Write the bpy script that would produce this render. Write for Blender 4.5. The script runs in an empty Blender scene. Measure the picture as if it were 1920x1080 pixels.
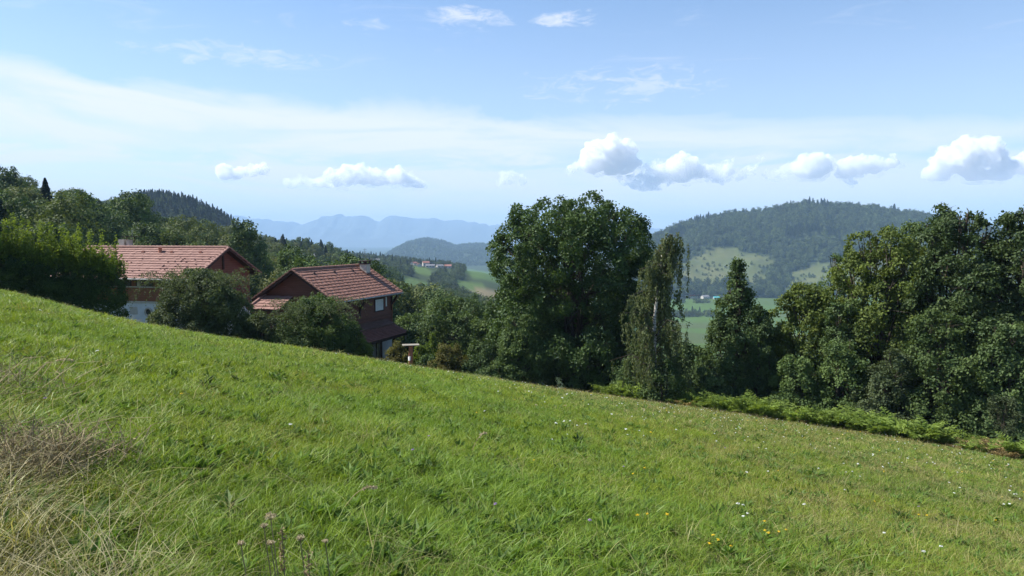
import bpy, math, random
import numpy as np
from mathutils import Vector

# ------------------------------------------------------------------ camera, sky, sun, exposure
scene = bpy.context.scene
COL = scene.collection
FPX = 1371.0                      # focal length in pixels of the 1920 wide photograph
PITCH = math.atan(95 / FPX)       # camera looks slightly down
EYE = np.array([0.0, 0.0, 1.6])
cam_data = bpy.data.cameras.new("camera")
cam_data.sensor_width = 36.0
cam_data.lens = 36.0 * FPX / 1920
cam_data.clip_start = 0.05
cam_data.clip_end = 60000
cam = bpy.data.objects.new("camera", cam_data)
COL.objects.link(cam)
cam.location = EYE
cam.rotation_euler = (math.pi / 2 - PITCH, 0, 0)
scene.camera = cam

SUN_AZ, SUN_EL = math.radians(-80), math.radians(49)   # azimuth from +Y, negative = left
SUN_DIR = Vector((math.sin(SUN_AZ) * math.cos(SUN_EL), math.cos(SUN_AZ) * math.cos(SUN_EL), math.sin(SUN_EL)))
sun_data = bpy.data.lights.new("sun", 'SUN')
sun_data.energy = 4.6
sun_data.angle = math.radians(0.53)
sun_data.color = (1.0, 0.955, 0.88)
sun = bpy.data.objects.new("sun", sun_data)
COL.objects.link(sun)
sun.rotation_euler = SUN_DIR.to_track_quat('Z', 'Y').to_euler()
sun.location = (0, 0, 50)

scene.view_settings.view_transform = 'Standard'
scene.view_settings.look = 'None'
scene.view_settings.exposure = 0.95
scene.view_settings.gamma = 1.0
scene.view_settings.use_curve_mapping = False
scene.render.engine = 'CYCLES'
cy = scene.cycles
cy.use_denoising = True
cy.max_bounces = 12
cy.diffuse_bounces = 4
cy.glossy_bounces = 2
cy.transmission_bounces = 4
cy.transparent_max_bounces = 8
cy.volume_bounces = 12
cy.use_adaptive_sampling = True
cy.adaptive_threshold = 0.008
cy.caustics_reflective = False
cy.caustics_refractive = False


class S:
    """a shader socket with arithmetic, so that node maths can be written as formulas"""
    def __init__(self, nt, sock):
        self.nt, self.s = nt, sock

    def _m(self, op, *args, clamp=False):
        n = self.nt.nodes.new('ShaderNodeMath'); n.operation = op; n.use_clamp = clamp
        for i, a in enumerate(args):
            if isinstance(a, S): self.nt.links.new(a.s, n.inputs[i])
            else: n.inputs[i].default_value = a
        return S(self.nt, n.outputs[0])

    def __add__(self, o): return self._m('ADD', self, o)
    __radd__ = __add__
    def __sub__(self, o): return self._m('SUBTRACT', self, o)
    def __rsub__(self, o): return self._m('SUBTRACT', o, self)
    def __mul__(self, o): return self._m('MULTIPLY', self, o)
    __rmul__ = __mul__
    def __truediv__(self, o): return self._m('DIVIDE', self, o)
    def max(self, o): return self._m('MAXIMUM', self, o)
    def min(self, o): return self._m('MINIMUM', self, o)
    def pow(self, o): return self * self if o == 2.0 else self._m('POWER', self, o)
    def fn(self, op, *a): return self._m(op, self, *a)

    def smooth(self, lo, hi, to0=0.0, to1=1.0):
        n = self.nt.nodes.new('ShaderNodeMapRange'); n.interpolation_type = 'SMOOTHSTEP'
        self.nt.links.new(self.s, n.inputs[0])
        for i, a in ((1, lo), (2, hi), (3, to0), (4, to1)):
            if isinstance(a, S): self.nt.links.new(a.s, n.inputs[i])
            else: n.inputs[i].default_value = a
        return S(self.nt, n.outputs[0])


def nd(nt, kind, **props):
    n = nt.nodes.new(kind)
    for k, v in props.items(): setattr(n, k, v)
    return n


def vec(nt, x, y, z):
    n = nt.nodes.new('ShaderNodeCombineXYZ')
    for i, a in enumerate((x, y, z)):
        if isinstance(a, S): nt.links.new(a.s, n.inputs[i])
        else: n.inputs[i].default_value = a
    return n.outputs[0]


def noise(nt, v, scale, detail=4, rough=0.55, dist=0.0, out='Fac'):
    n = nd(nt, 'ShaderNodeTexNoise')
    n.inputs['Scale'].default_value = scale; n.inputs['Detail'].default_value = detail
    n.inputs['Roughness'].default_value = rough; n.inputs['Distortion'].default_value = dist
    if v is not None: nt.links.new(v, n.inputs['Vector'])
    return S(nt, n.outputs[0]) if out == 'Fac' else n.outputs['Color']


def mixc(nt, fac, a, b, mode='MIX'):
    n = nd(nt, 'ShaderNodeMix', data_type='RGBA', blend_type=mode)
    for sock, v in ((n.inputs[0], fac), (n.inputs[6], a), (n.inputs[7], b)):
        if isinstance(v, S): nt.links.new(v.s, sock)
        elif isinstance(v, bpy.types.NodeSocket): nt.links.new(v, sock)
        elif isinstance(v, (int, float)): sock.default_value = v
        else: sock.default_value = (*v[:3], 1.0)
    return n.outputs[2]


# ---- the sky: Nishita daylight with a sheet of high cirrus
world = bpy.data.worlds.new("World")
scene.world = world
world.use_nodes = True
wt = world.node_tree
wt.nodes.clear()
SKY_STRENGTH = 0.09
sky = nd(wt, 'ShaderNodeTexSky', sky_type='NISHITA')
sky.sun_disc = False
sky.sun_elevation = SUN_EL
sky.sun_rotation = SUN_AZ
sky.altitude = 700
sky.air_density = 1.0
sky.dust_density = 0.5
sky.ozone_density = 2.0
tc = nd(wt, 'ShaderNodeTexCoord')
sep = nd(wt, 'ShaderNodeSeparateXYZ')
wt.links.new(tc.outputs['Generated'], sep.inputs[0])
dx, dy, dz = (S(wt, sep.outputs[i]) for i in range(3))
el = dz.fn('ARCSINE') * 57.29578
az = dx._m('ARCTAN2', dx, dy) * 57.29578
zz = dz.max(0.0) + 0.16
plane = vec(wt, dx / zz, dy / zz, 0.0)
sheet = vec(wt, az * 0.028, el * 0.16, 3.1)
n_big = noise(wt, plane, 0.55, 5, 0.6, 0.6)
n_fine = noise(wt, sheet, 2.3, 8, 0.62, 0.9)
n_wisp = noise(wt, vec(wt, az * 0.05, el * 0.30, 8.7), 2.2, 8, 0.66, 1.3)
edge = 9.8 - 0.055 * az.min(50.0).max(-50.0)
above = el - edge + (n_fine - 0.5) * 5.5 + (n_big - 0.5) * 1.6
band = above.smooth(0.9, -1.6)
streaks = n_fine.smooth(0.30, 0.58, 0.58, 1.0)
gaps = 1.0 - (el - 6.0 + (n_wisp - 0.5) * 3.0).fn('ABSOLUTE').smooth(0.9, 0.1) * n_wisp.smooth(0.36, 0.62) * 0.5
right = az.smooth(-20.0, 42.0, 1.0, 0.80)
veil = el.smooth(24.0, 3.0, 0.0, 0.60)
cirrus = (band * streaks * gaps * right * 0.95).max(veil * 0.5)
cirrus = cirrus + (n_wisp.smooth(0.54, 0.86) * el.smooth(10.0, 13.0) * el.smooth(24.0, 16.0) * 0.30)
n_small = noise(wt, vec(wt, az * 0.30, el * 0.85, 2.2), 1.6, 7, 0.64, 0.8)
for a0, e0, ra, re, k in ((4.3, 16.3, 2.6, 0.6, 0.80), (-3.4, 16.3, 3.0, 0.75, 0.70), (-10.8, 15.6, 1.7, 0.55, 0.40), (8.5, 11.3, 7.5, 1.5, 0.55), (-21.0, 12.9, 7.0, 0.9, 0.5)):
    q = ((az - a0) / ra).pow(2.0) + ((el - e0) / re).pow(2.0) + (n_fine - 0.5) * 1.6 + (n_small - 0.5) * 4.6
    cirrus = cirrus.max(q.smooth(1.9, -0.6) * n_small.smooth(0.70, 0.30, 0.35, 1.0) * k)
blue = mixc(wt, 1.0, sky.outputs[0], (0.84, 0.97, 1.07), 'MULTIPLY')
col = mixc(wt, cirrus.min(0.9).max(0.0), blue, (6.1, 6.2, 6.5))
bg = nd(wt, 'ShaderNodeBackground')
bg.inputs['Strength'].default_value = SKY_STRENGTH
wt.links.new(col, bg.inputs['Color'])
wo = nd(wt, 'ShaderNodeOutputWorld')
wt.links.new(bg.outputs[0], wo.inputs['Surface'])

# ------------------------------------------------------------------ helpers
CP, SP = math.cos(PITCH), math.sin(PITCH)


def at(px, py, Y):
    """the point at depth Y seen at pixel (px, py) of the photograph; used to measure the place"""
    cx = (np.asarray(px, float) - 960) / FPX
    c_y = (540 - np.asarray(py, float)) / FPX
    d = np.stack(np.broadcast_arrays(cx, CP + c_y * SP, -SP + c_y * CP), -1)
    return EYE + d * (np.asarray(Y, float) / d[..., 1])[..., None]


def proj(P):
    v = np.asarray(P, float) - EYE
    dep = v[..., 1] * CP - v[..., 2] * SP
    up = v[..., 1] * SP + v[..., 2] * CP
    dep = np.where(np.abs(dep) < 1e-6, 1e-6, dep)
    return 960 + FPX * v[..., 0] / dep, 540 - FPX * up / dep


def tag(o, label=None, cat=None, group=None, kind=None):
    if label: o['label'] = label
    if cat: o['category'] = cat
    if group: o['group'] = group
    if kind: o['kind'] = kind
    return o


def link(o, parent=None):
    COL.objects.link(o)
    if parent is not None: o.parent = parent
    return o


def empty(name, loc, rz=0.0):
    o = bpy.data.objects.new(name, None)
    o.location = loc; o.rotation_euler = (0, 0, rz)
    o.empty_display_size = 0.3
    return link(o)


def mesh_np(name, V, faces, mats=(), midx=None, tint=None, smooth=False, fattr=None):
    """V: (n,3); faces: list of int arrays (m,3) or (m,4)"""
    me = bpy.data.meshes.new(name)
    V = np.ascontiguousarray(V, np.float32)
    faces = [np.asarray(f, np.int32) for f in faces if len(f)]
    me.vertices.add(len(V)); me.vertices.foreach_set('co', V.ravel())
    loops = np.concatenate([f.ravel() for f in faces])
    sizes = np.concatenate([np.full(len(f), f.shape[1], np.int32) for f in faces])
    me.loops.add(len(loops)); me.loops.foreach_set('vertex_index', loops)
    me.polygons.add(len(sizes))
    me.polygons.foreach_set('loop_start', np.concatenate([[0], np.cumsum(sizes)[:-1]]).astype(np.int32))
    if midx is not None: me.polygons.foreach_set('material_index', np.asarray(midx, np.int32))
    me.polygons.foreach_set('use_smooth', np.full(len(sizes), smooth, bool))
    if tint is not None:
        a = me.attributes.new('tint', 'FLOAT', 'POINT'); a.data.foreach_set('value', np.asarray(tint, np.float32))
    if fattr is not None:
        for k, v in fattr.items():
            v = np.asarray(v, np.float32)
            if v.ndim == 2:
                a = me.attributes.new(k, 'FLOAT_COLOR', 'POINT')
                a.data.foreach_set('color', np.concatenate([v, np.ones((len(v), 1), np.float32)], 1).ravel())
            else:
                a = me.attributes.new(k, 'FLOAT', 'POINT'); a.data.foreach_set('value', v)
    me.update(calc_edges=True)
    for m in mats: me.materials.append(m)
    return me


def mobj(name, me, parent=None):
    return link(bpy.data.objects.new(name, me), parent)


class MB:
    """collects boxes, quads and tubes; build() links them as one mesh object"""
    def __init__(self):
        self.V, self.Q, self.T, self.tint, self.n = [], [], [], [], 0

    def add(self, V, quads=(), tris=(), t=0.5):
        V = np.asarray(V, float)
        if len(quads): self.Q.append(np.asarray(quads) + self.n)
        if len(tris): self.T.append(np.asarray(tris) + self.n)
        self.V.append(V); self.tint.append(np.full(len(V), t)); self.n += len(V)
        return self

    def hexa(self, c, t=0.5):
        """8 corners: bottom ring of 4 (counter clockwise from above), then top ring"""
        return self.add(c, [(3, 2, 1, 0), (4, 5, 6, 7), (0, 1, 5, 4), (1, 2, 6, 5), (2, 3, 7, 6), (3, 0, 4, 7)], t=t)

    def box(self, x0, x1, y0, y1, z0, z1, t=0.5):
        return self.hexa([(x0, y0, z0), (x1, y0, z0), (x1, y1, z0), (x0, y1, z0),
                          (x0, y0, z1), (x1, y0, z1), (x1, y1, z1), (x0, y1, z1)], t)

    def beam(self, a, b, w, h, t=0.5):
        a, b = np.array(a, float), np.array(b, float)
        d = b - a; d /= np.linalg.norm(d)
        s = np.cross(d, (0, 0, 1)); ln = np.linalg.norm(s)
        s = np.array((1.0, 0, 0)) if ln < 1e-5 else s / ln
        u = np.cross(s, d)
        c = []
        for p in (a, b):
            c += [p - s * w / 2 - u * h / 2, p + s * w / 2 - u * h / 2, p + s * w / 2 + u * h / 2, p - s * w / 2 + u * h / 2]
        return self.add(c, [(0, 1, 2, 3), (7, 6, 5, 4), (0, 4, 5, 1), (1, 5, 6, 2), (2, 6, 7, 3), (3, 7, 4, 0)], t=t)

    def tube(self, pts, rad, sides=6, t=0.5, cap=False):
        pts = np.asarray(pts, float); rad = np.broadcast_to(np.asarray(rad, float), (len(pts),))
        tan = np.gradient(pts, axis=0); tan /= np.linalg.norm(tan, axis=1)[:, None] + 1e-9
        ref = np.where(np.abs(tan[:, 2:3]) > 0.9, np.array([[1.0, 0, 0]]), np.array([[0, 0, 1.0]]))
        s = np.cross(tan, ref); s /= np.linalg.norm(s, axis=1)[:, None] + 1e-9
        u = np.cross(s, tan)
        an = np.arange(sides) * 2 * math.pi / sides
        ring = pts[:, None] + rad[:, None, None] * (np.cos(an)[None, :, None] * s[:, None] + np.sin(an)[None, :, None] * u[:, None])
        V = ring.reshape(-1, 3)
        k = np.arange(len(pts) - 1)[:, None] * sides; j = np.arange(sides)[None]; j2 = (j + 1) % sides
        Q = np.stack([k + j, k + j2, k + sides + j2, k + sides + j], -1).reshape(-1, 4)
        T = []
        if cap:
            V = np.concatenate([V, pts[:1], pts[-1:]]); n = len(V)
            T = [(i, (i + 1) % sides, n - 2) for i in range(sides)]
            b = (len(pts) - 1) * sides
            T += [(b + (i + 1) % sides, b + i, n - 1) for i in range(sides)]
        return self.add(V, Q, T, t)

    def mesh(self, name, mat, smooth=False):
        F = []
        if self.Q: F.append(np.concatenate(self.Q))
        if self.T: F.append(np.concatenate(self.T))
        return mesh_np(name, np.concatenate(self.V), F, [mat], tint=np.concatenate(self.tint), smooth=smooth)

    def build(self, name, mat, parent=None, smooth=False):
        return mobj(name, self.mesh(name, mat, smooth), parent)


# ------------------------------------------------------------------ materials
def new_mat(name):
    m = bpy.data.materials.new(name); m.use_nodes = True
    nt = m.node_tree; nt.nodes.clear()
    return m, nt, nd(nt, 'ShaderNodeOutputMaterial')


def attr(nt, name, kind='GEOMETRY', out='Fac'):
    n = nd(nt, 'ShaderNodeAttribute', attribute_name=name, attribute_type=kind)
    return S(nt, n.outputs['Fac']) if out == 'Fac' else n.outputs['Color']


def leaf_mat(name, dark, light, transl=0.35, rough=0.55, vary=0.18, hue=None, tcol=None):
    """leaves: the tint of each leaf runs from dark to light; plants differ a little from one another"""
    m, nt, out = new_mat(name)
    t = attr(nt, 'tint')
    rnd = S(nt, nd(nt, 'ShaderNodeObjectInfo').outputs['Random'])
    c = mixc(nt, t, dark, light)
    if hue is not None:
        c = mixc(nt, rnd.smooth(0.35, 1.0), c, hue)
    hs = nd(nt, 'ShaderNodeHueSaturation')
    nt.links.new(c, hs.inputs['Color'])
    nt.links.new((rnd * (2 * vary) + (1 - vary)).s, hs.inputs['Value'])
    c = hs.outputs[0]
    p = nd(nt, 'ShaderNodeBsdfPrincipled')
    p.inputs['Roughness'].default_value = rough + 0.12
    p.inputs['Specular IOR Level'].default_value = 0.22
    nt.links.new(c, p.inputs['Base Color'])
    tr = nd(nt, 'ShaderNodeBsdfTranslucent')
    g = mixc(nt, 1.0, c, tcol or (1.25, 1.2, 0.55), 'MULTIPLY')
    nt.links.new(g, tr.inputs['Color'])
    mx = nd(nt, 'ShaderNodeMixShader'); mx.inputs[0].default_value = transl
    nt.links.new(p.outputs[0], mx.inputs[1]); nt.links.new(tr.outputs[0], mx.inputs[2])
    nt.links.new(mx.outputs[0], out.inputs[0])
    return m


def solid_mat(name, a, b=None, scale=6.0, rough=0.7, spec=0.3, bump=0.0, stretch=None, tint=0.0, detail=5):
    """a surface whose colour wanders between a and b"""
    m, nt, out = new_mat(name)
    b = b or tuple(x * 0.75 for x in a)
    tcn = nd(nt, 'ShaderNodeTexCoord')
    v = tcn.outputs['Object']
    if stretch:
        mp = nd(nt, 'ShaderNodeMapping'); mp.inputs['Scale'].default_value = stretch
        nt.links.new(v, mp.inputs[0]); v = mp.outputs[0]
    n = noise(nt, v, scale, detail, 0.6)
    f = n.smooth(0.3, 0.7)
    if tint: f = (f * (1 - tint) + attr(nt, 'tint') * tint)
    c = mixc(nt, f, a, b)
    p = nd(nt, 'ShaderNodeBsdfPrincipled')
    p.inputs['Roughness'].default_value = rough
    p.inputs['Specular IOR Level'].default_value = spec
    nt.links.new(c, p.inputs['Base Color'])
    if bump:
        bn = nd(nt, 'ShaderNodeBump'); bn.inputs['Strength'].default_value = bump; bn.inputs['Distance'].default_value = 0.02
        nt.links.new(n.s, bn.inputs['Height']); nt.links.new(bn.outputs[0], p.inputs['Normal'])
    nt.links.new(p.outputs[0], out.inputs[0])
    return m


M = dict(
    bark=solid_mat('bark', (0.085, 0.068, 0.052), (0.05, 0.042, 0.033), 8, 0.9, 0.1, 0.6, (1, 1, 0.25)),
    birch_bark=solid_mat('birch_bark', (0.62, 0.60, 0.55), (0.16, 0.14, 0.12), 5, 0.7, 0.2, 0.3, (1, 1, 2.5)),
    maple=leaf_mat('maple_leaves', (0.031, 0.060, 0.020), (0.084, 0.137, 0.034), 0.30, 0.42),
    birch=leaf_mat('birch_leaves', (0.090, 0.125, 0.050), (0.210, 0.250, 0.108), 0.32, 0.5),
    cone=leaf_mat('hornbeam_leaves', (0.046, 0.083, 0.030), (0.106, 0.158, 0.049), 0.30, 0.5),
    olive=leaf_mat('olive_leaves', (0.069, 0.103, 0.022), (0.175, 0.225, 0.045), 0.32, 0.5),
    dark=leaf_mat('dark_leaves', (0.040, 0.071, 0.025), (0.115, 0.166, 0.053), 0.28, 0.45),
    hazel=leaf_mat('hazel_leaves', (0.050, 0.089, 0.026), (0.133, 0.190, 0.056), 0.30, 0.5),
    hedge=leaf_mat('hedge_leaves', (0.032, 0.066, 0.020), (0.098, 0.156, 0.036), 0.30, 0.45),
    shoot=leaf_mat('young_shoot_leaves', (0.088, 0.150, 0.025), (0.225, 0.300, 0.050), 0.42, 0.5),
    rose=leaf_mat('shrub_leaves', (0.048, 0.072, 0.031), (0.132, 0.168, 0.072), 0.30, 0.5),
    rust=leaf_mat('rusty_leaves', (0.090, 0.082, 0.024), (0.165, 0.165, 0.040), 0.32, 0.55),
    wood_mid=leaf_mat('woodland_leaves', (0.040, 0.075, 0.023), (0.137, 0.205, 0.052), 0.22, 0.55, 0.30, (0.095, 0.110, 0.034)),
    wood_con=leaf_mat('spruce_needles', (0.018, 0.036, 0.018), (0.045, 0.070, 0.034), 0.12, 0.6, 0.25),
    wood_far=leaf_mat('far_woodland_leaves', (0.034, 0.058, 0.022), (0.120, 0.155, 0.050), 0.15, 0.6, 0.42),
    fern=leaf_mat('bracken_fronds', (0.135, 0.205, 0.036), (0.245, 0.325, 0.070), 0.40, 0.55),
    fern_dry=leaf_mat('dried_bracken_fronds', (0.20, 0.14, 0.06), (0.36, 0.28, 0.13), 0.25, 0.7),
)

# ------------------------------------------------------------------ the land
EDGE_PX = np.array([-800, -300, 0, 250, 480, 700, 960, 1130, 1250, 1500, 1700, 1920, 2700], float)
EDGE_D = np.array([22, 28, 34, 41, 45, 48, 50, 49, 46, 41, 37, 33, 22], float)
G_PX = np.array([-800, -300, 0, 120, 250, 370, 480, 600, 700, 830, 900, 960, 1100, 1250, 1500, 1920, 2700], float)
G_ROWS = [
    (70, [475, 525, 552, 583, 612, 636, 655, 672, 686, 706, 718, 732, 753, 776, 813, 876, 965]),
    (110, [380, 430, 490, 515, 550, 575, 604, 638, 662, 687, 700, 714, 740, 762, 792, 832, 900]),
    (190, [280, 330, 402, 436, 482, 512, 550, 594, 628, 657, 672, 686, 706, 722, 742, 772, 800]),
    (300, [300, 345, 414, 434, 458, 478, 514, 552, 592, 626, 642, 656, 676, 692, 702, 712, 730]),
    (500, [330, 380, 425, 437, 450, 463, 476, 489, 532, 580, 600, 615, 640, 657, 660, 664, 670]),
    (800, [360, 400, 435, 443, 452, 461, 472, 485, 512, 548, 565, 580, 612, 634, 634, 630, 620]),
    (1100, [380, 410, 440, 446, 452, 461, 470, 480, 490, 501, 512, 527, 570, 604, 602, 596, 580]),
    (1500, [410, 430, 446, 450, 456, 464, 472, 480, 491, 506, 512, 523, 547, 558, 556, 552, 548]),
    (2000, [440, 446, 450, 455, 460, 470, 480, 490, 502, 518, 526, 532, 541, 547, 547, 547, 547]),
    (3000, [505] * 17), (6000, [479] * 17), (16000, [458] * 17), (40000, [450] * 17)]
G_D = np.array([r[0] for r in G_ROWS], float)
G_Z = np.stack([at(G_PX, np.array(r[1], float), r[0])[:, 2] for r in G_ROWS])   # (rows, cols)


def meadow_z(x, y):
    dip = 0.27 * np.exp(-((x + 0.49 * y) / (0.17 * np.maximum(y, 5.0))) ** 2) * smoothstep(14, 28, y)   # slight hollow below the left house
    return -0.21448 * x - 0.12241 * y - 0.001021 * y * y + 0.000852 * x * x + 0.001553 * x * y - dip


def smoothstep(a, b, v):
    t = np.clip((v - a) / (b - a), 0, 1)
    return t * t * (3 - 2 * t)


def ground_z(x, y):
    x, y = np.broadcast_arrays(np.asarray(x, float), np.asarray(y, float))
    yy = np.maximum(y, 0.5)
    px = np.clip(960 + FPX * x / yy, -800, 2700)
    D = np.clip(yy, 0.5, 39999)
    E = np.interp(px, EDGE_PX, EDGE_D)
    ex = (px - 960) / FPX * E
    zE = meadow_z(ex, E)
    ci = np.clip(np.searchsorted(G_PX, px, 'right') - 1, 0, len(G_PX) - 2)
    cf = (px - G_PX[ci]) / (G_PX[ci + 1] - G_PX[ci]); cf = cf * cf * (3 - 2 * cf) * 0.5 + cf * 0.5
    ri = np.clip(np.searchsorted(G_D, D, 'right') - 1, 0, len(G_D) - 2)

    def row(r): return G_Z[r, ci] * (1 - cf) + G_Z[r, ci + 1] * cf
    za, zb = row(ri), row(ri + 1)
    first = D < G_D[0]
    da = np.where(first, E, G_D[ri]); db = np.where(first, G_D[0], G_D[ri + 1])
    za2 = np.where(first, zE, za); zb2 = np.where(first, row(np.zeros_like(ri)), zb)
    f = np.clip((D - da) / (db - da), 0, 1)
    f = 0.6 * f + 0.4 * f * f * (3 - 2 * f)
    zf = za2 * (1 - f) + zb2 * f
    zn = meadow_z(np.clip(x, -45, 45), np.clip(y, -30, 60))
    z = np.where(D <= E, zn, zf)
    # behind and beside the photographed sector the slope simply goes on
    side = -0.16 * 400 * np.tanh(x / 400) - 0.08 * 300 * np.tanh(y / 300)
    rr = np.hypot(x, y)
    ang = np.degrees(np.abs(np.arctan2(x, np.maximum(y, 1e-6) if False else y)))
    w = smoothstep(46, 58, ang)
    zs = np.where(rr < 30, meadow_z(np.clip(x, -45, 45), np.clip(y, -30, 60)), side)
    b = smoothstep(12, 45, rr)
    zs = meadow_z(np.clip(x, -45, 45), np.clip(y, -30, 60)) * (1 - b) + side * b
    return z * (1 - w) + zs * w


def inside(px, py, poly):
    poly = np.asarray(poly, float); n = len(poly); r = np.zeros(px.shape, bool); j = n - 1
    for i in range(n):
        xi, yi = poly[i]; xj, yj = poly[j]
        c = ((yi > py) != (yj > py)) & (px < (xj - xi) * (py - yi) / (yj - yi + 1e-12) + xi)
        r ^= c; j = i
    return r


def vnoise(x, y, seed=0):
    """smooth value noise, for terrain relief and patchiness"""
    xi, yi = np.floor(x).astype(np.int64), np.floor(y).astype(np.int64)
    fx, fy = x - xi, y - yi; fx = fx * fx * (3 - 2 * fx); fy = fy * fy * (3 - 2 * fy)

    def h(a, b):
        n = (a * 374761393 + b * 668265263 + seed * 982451653) & 0x7fffffff
        n = ((n ^ (n >> 13)) * 1274126177) & 0x7fffffff
        return ((n ^ (n >> 16)) & 0xffff) / 65535.0
    return (h(xi, yi) * (1 - fx) + h(xi + 1, yi) * fx) * (1 - fy) + (h(xi, yi + 1) * (1 - fx) + h(xi + 1, yi + 1) * fx) * fy


def fbm(x, y, seed=0, o=4):
    s, a = 0, 0.5
    for k in range(o):
        s = s + a * vnoise(x * 2 ** k, y * 2 ** k, seed + k); a *= 0.5
    return s / (1 - 0.5 ** o)


# fields on the far side of the valley, as seen from the meadow (outline, colour)
GREEN, LIME, TAN, DRYG = (0.075, 0.130, 0.030), (0.085, 0.135, 0.034), (0.20, 0.165, 0.09), (0.085, 0.115, 0.040)
FIELDS = [
    ([(770, 500), (808, 502), (812, 516), (780, 514)], LIME),
    ([(872, 503), (940, 513), (985, 522), (985, 536), (930, 528), (868, 514)], GREEN),
    ([(750, 514), (775, 521), (800, 528), (806, 541), (770, 544), (750, 532)], LIME),
    ([(852, 524), (902, 532), (915, 542), (880, 546), (858, 536)], LIME),
    ([(890, 541), (918, 539), (955, 545), (960, 570), (925, 566), (888, 554)], TAN),
    ([(1120, 560), (1290, 517), (1420, 512), (1640, 512), (1900, 515), (1900, 700), (1120, 700)], GREEN),
]
na = 300
ang_in = np.linspace(-54, 54, na); ang_out = np.linspace(54, 306, 60)[1:-1]
th = np.radians(np.concatenate([ang_in, ang_out]))
rad = np.concatenate([[0.0], np.geomspace(0.6, 17400, 220)])
TH, RR = np.meshgrid(th, rad[1:])
X, Y = RR * np.sin(TH), RR * np.cos(TH)
Z = ground_z(X, Y)
Z = Z + (fbm(X / 1.7, Y / 1.7, 3) - 0.5) * 0.10 * smoothstep(2, 6, RR) * smoothstep(60, 40, RR)
Z = Z + (fbm(X / 60, Y / 60, 5) - 0.5) * 5.0 * smoothstep(140, 300, RR)
nr, nc = X.shape
V = np.concatenate([np.array([[0, 0, float(ground_z(0.0, 0.01))]]), np.stack([X, Y, Z], -1).reshape(-1, 3)])
i = np.arange(nr - 1)[:, None] * nc + 1; j = np.arange(nc)[None]; j2 = (j + 1) % nc
Q = np.stack([i + j, i + nc + j, i + nc + j2, i + j2], -1).reshape(-1, 4)
T = np.stack([np.zeros(nc, int), 1 + np.arange(nc), 1 + (np.arange(nc) + 1) % nc], -1)
P = V
gpx, gpy = proj(P)
colr = np.tile(np.array([[0.040, 0.058, 0.020]]), (len(P), 1))
far = P[:, 1] > 350
wpx = (fbm(P[:, 0] / 25, P[:, 1] / 25, 71) - 0.5) * 14
wpy = (fbm(P[:, 0] / 25, P[:, 1] / 25, 72) - 0.5) * 5
for poly, c in FIELDS:
    k = inside(gpx + wpx, gpy + wpy, poly) & far
    nzz = fbm(P[k, 0] / 40, P[k, 1] / 40, 9)[:, None]
    colr[k] = np.array(c) * (0.85 + 0.3 * nzz)
valley = far & (gpx > 1100) & (P[:, 1] < 1900)
kv = valley & inside(gpx, gpy, FIELDS[-1][0])
strip = vnoise(P[kv, 0] / 170 + P[kv, 1] / 400, P[kv, 1] / 90, 4)[:, None]
colr[kv] = np.where(strip > 0.62, np.array(DRYG) * 0.9, np.where(strip > 0.35, np.array(GREEN), np.array(LIME) * 0.85))
near = P[:, 1] < 60
colr[near] = np.array([0.050, 0.062, 0.020]) * (0.8 + 0.5 * fbm(P[near, 0], P[near, 1], 12)[:, None])


def ground_material(name):
    m, nt, out = new_mat(name)
    c = attr(nt, 'ground_colour', out='Color')
    g = nd(nt, 'ShaderNodeNewGeometry')
    n1 = noise(nt, g.outputs['Position'], 0.05, 6, 0.65)
    n2 = noise(nt, g.outputs['Position'], 1.8, 5, 0.6)
    c = mixc(nt, n1.smooth(0.3, 0.7) * 0.5, c, mixc(nt, 1.0, c, (0.72, 0.78, 0.80), 'MULTIPLY'))
    c = mixc(nt, n2.smooth(0.35, 0.7) * 0.5, c, mixc(nt, 1.0, c, (0.7, 0.66, 0.6), 'MULTIPLY'))
    p = nd(nt, 'ShaderNodeBsdfPrincipled'); p.inputs['Roughness'].default_value = 0.95
    p.inputs['Specular IOR Level'].default_value = 0.1
    nt.links.new(c, p.inputs['Base Color'])
    bn = nd(nt, 'ShaderNodeBump'); bn.inputs['Strength'].default_value = 0.5; bn.inputs['Distance'].default_value = 0.15
    nt.links.new(n2.s, bn.inputs['Height']); nt.links.new(bn.outputs[0], p.inputs['Normal'])
    nt.links.new(p.outputs[0], out.inputs[0])
    return m


GMAT = ground_material('grassy_ground')
tag(mobj('ground', mesh_np('ground', V, [Q[:, ::-1], T], [GMAT], smooth=True, fattr={'ground_colour': colr})),
    'meadow slope and the wide valley floor beyond it', kind='structure')


def hill_surface(sil, D, front, back, zfoot, seed, rough=1.0, skew=0.0, prof=0.75, nu=260, nv=91, amp=10.0, jag=1.5):
    """a hill whose skyline passes through the given directions at distance D; returns grid (nv, nu, 3)"""
    sil = np.array(sil, float)
    px = np.linspace(sil[0, 0], sil[-1, 0], nu)
    py = np.interp(px, sil[:, 0], sil[:, 1])
    py = np.convolve(np.pad(py, 1, 'edge'), np.ones(3) / 3, 'valid') + (fbm(px / 9.0, px * 0, seed + 3, 4) - 0.5) * jag
    crest = at(px, py, D)
    v = np.linspace(-1, 1, nv)[:, None]
    f = np.where(v < 0, (1 + v).clip(0, 1) ** prof, (1 - v).clip(0, 1) ** 0.8)
    f = f * 0.55 + 0.45 * (f * f * (3 - 2 * f))
    yd = D + np.where(v < 0, v * front, v * back) + np.zeros_like(px)[None]
    x = crest[None, :, 0] * (1 + (yd - D) / D * 0.5)
    z = zfoot + (crest[None, :, 2] - zfoot) * f
    sc = max(front, 1) / 5.0
    z = z + (fbm(x / sc, yd / sc, seed, 5) - 0.5) * amp * rough * np.sin(np.clip((v + 1), 0, 1) * math.pi) ** 0.7 * (v < 0)
    return np.stack([x, yd, z], -1)


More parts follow.
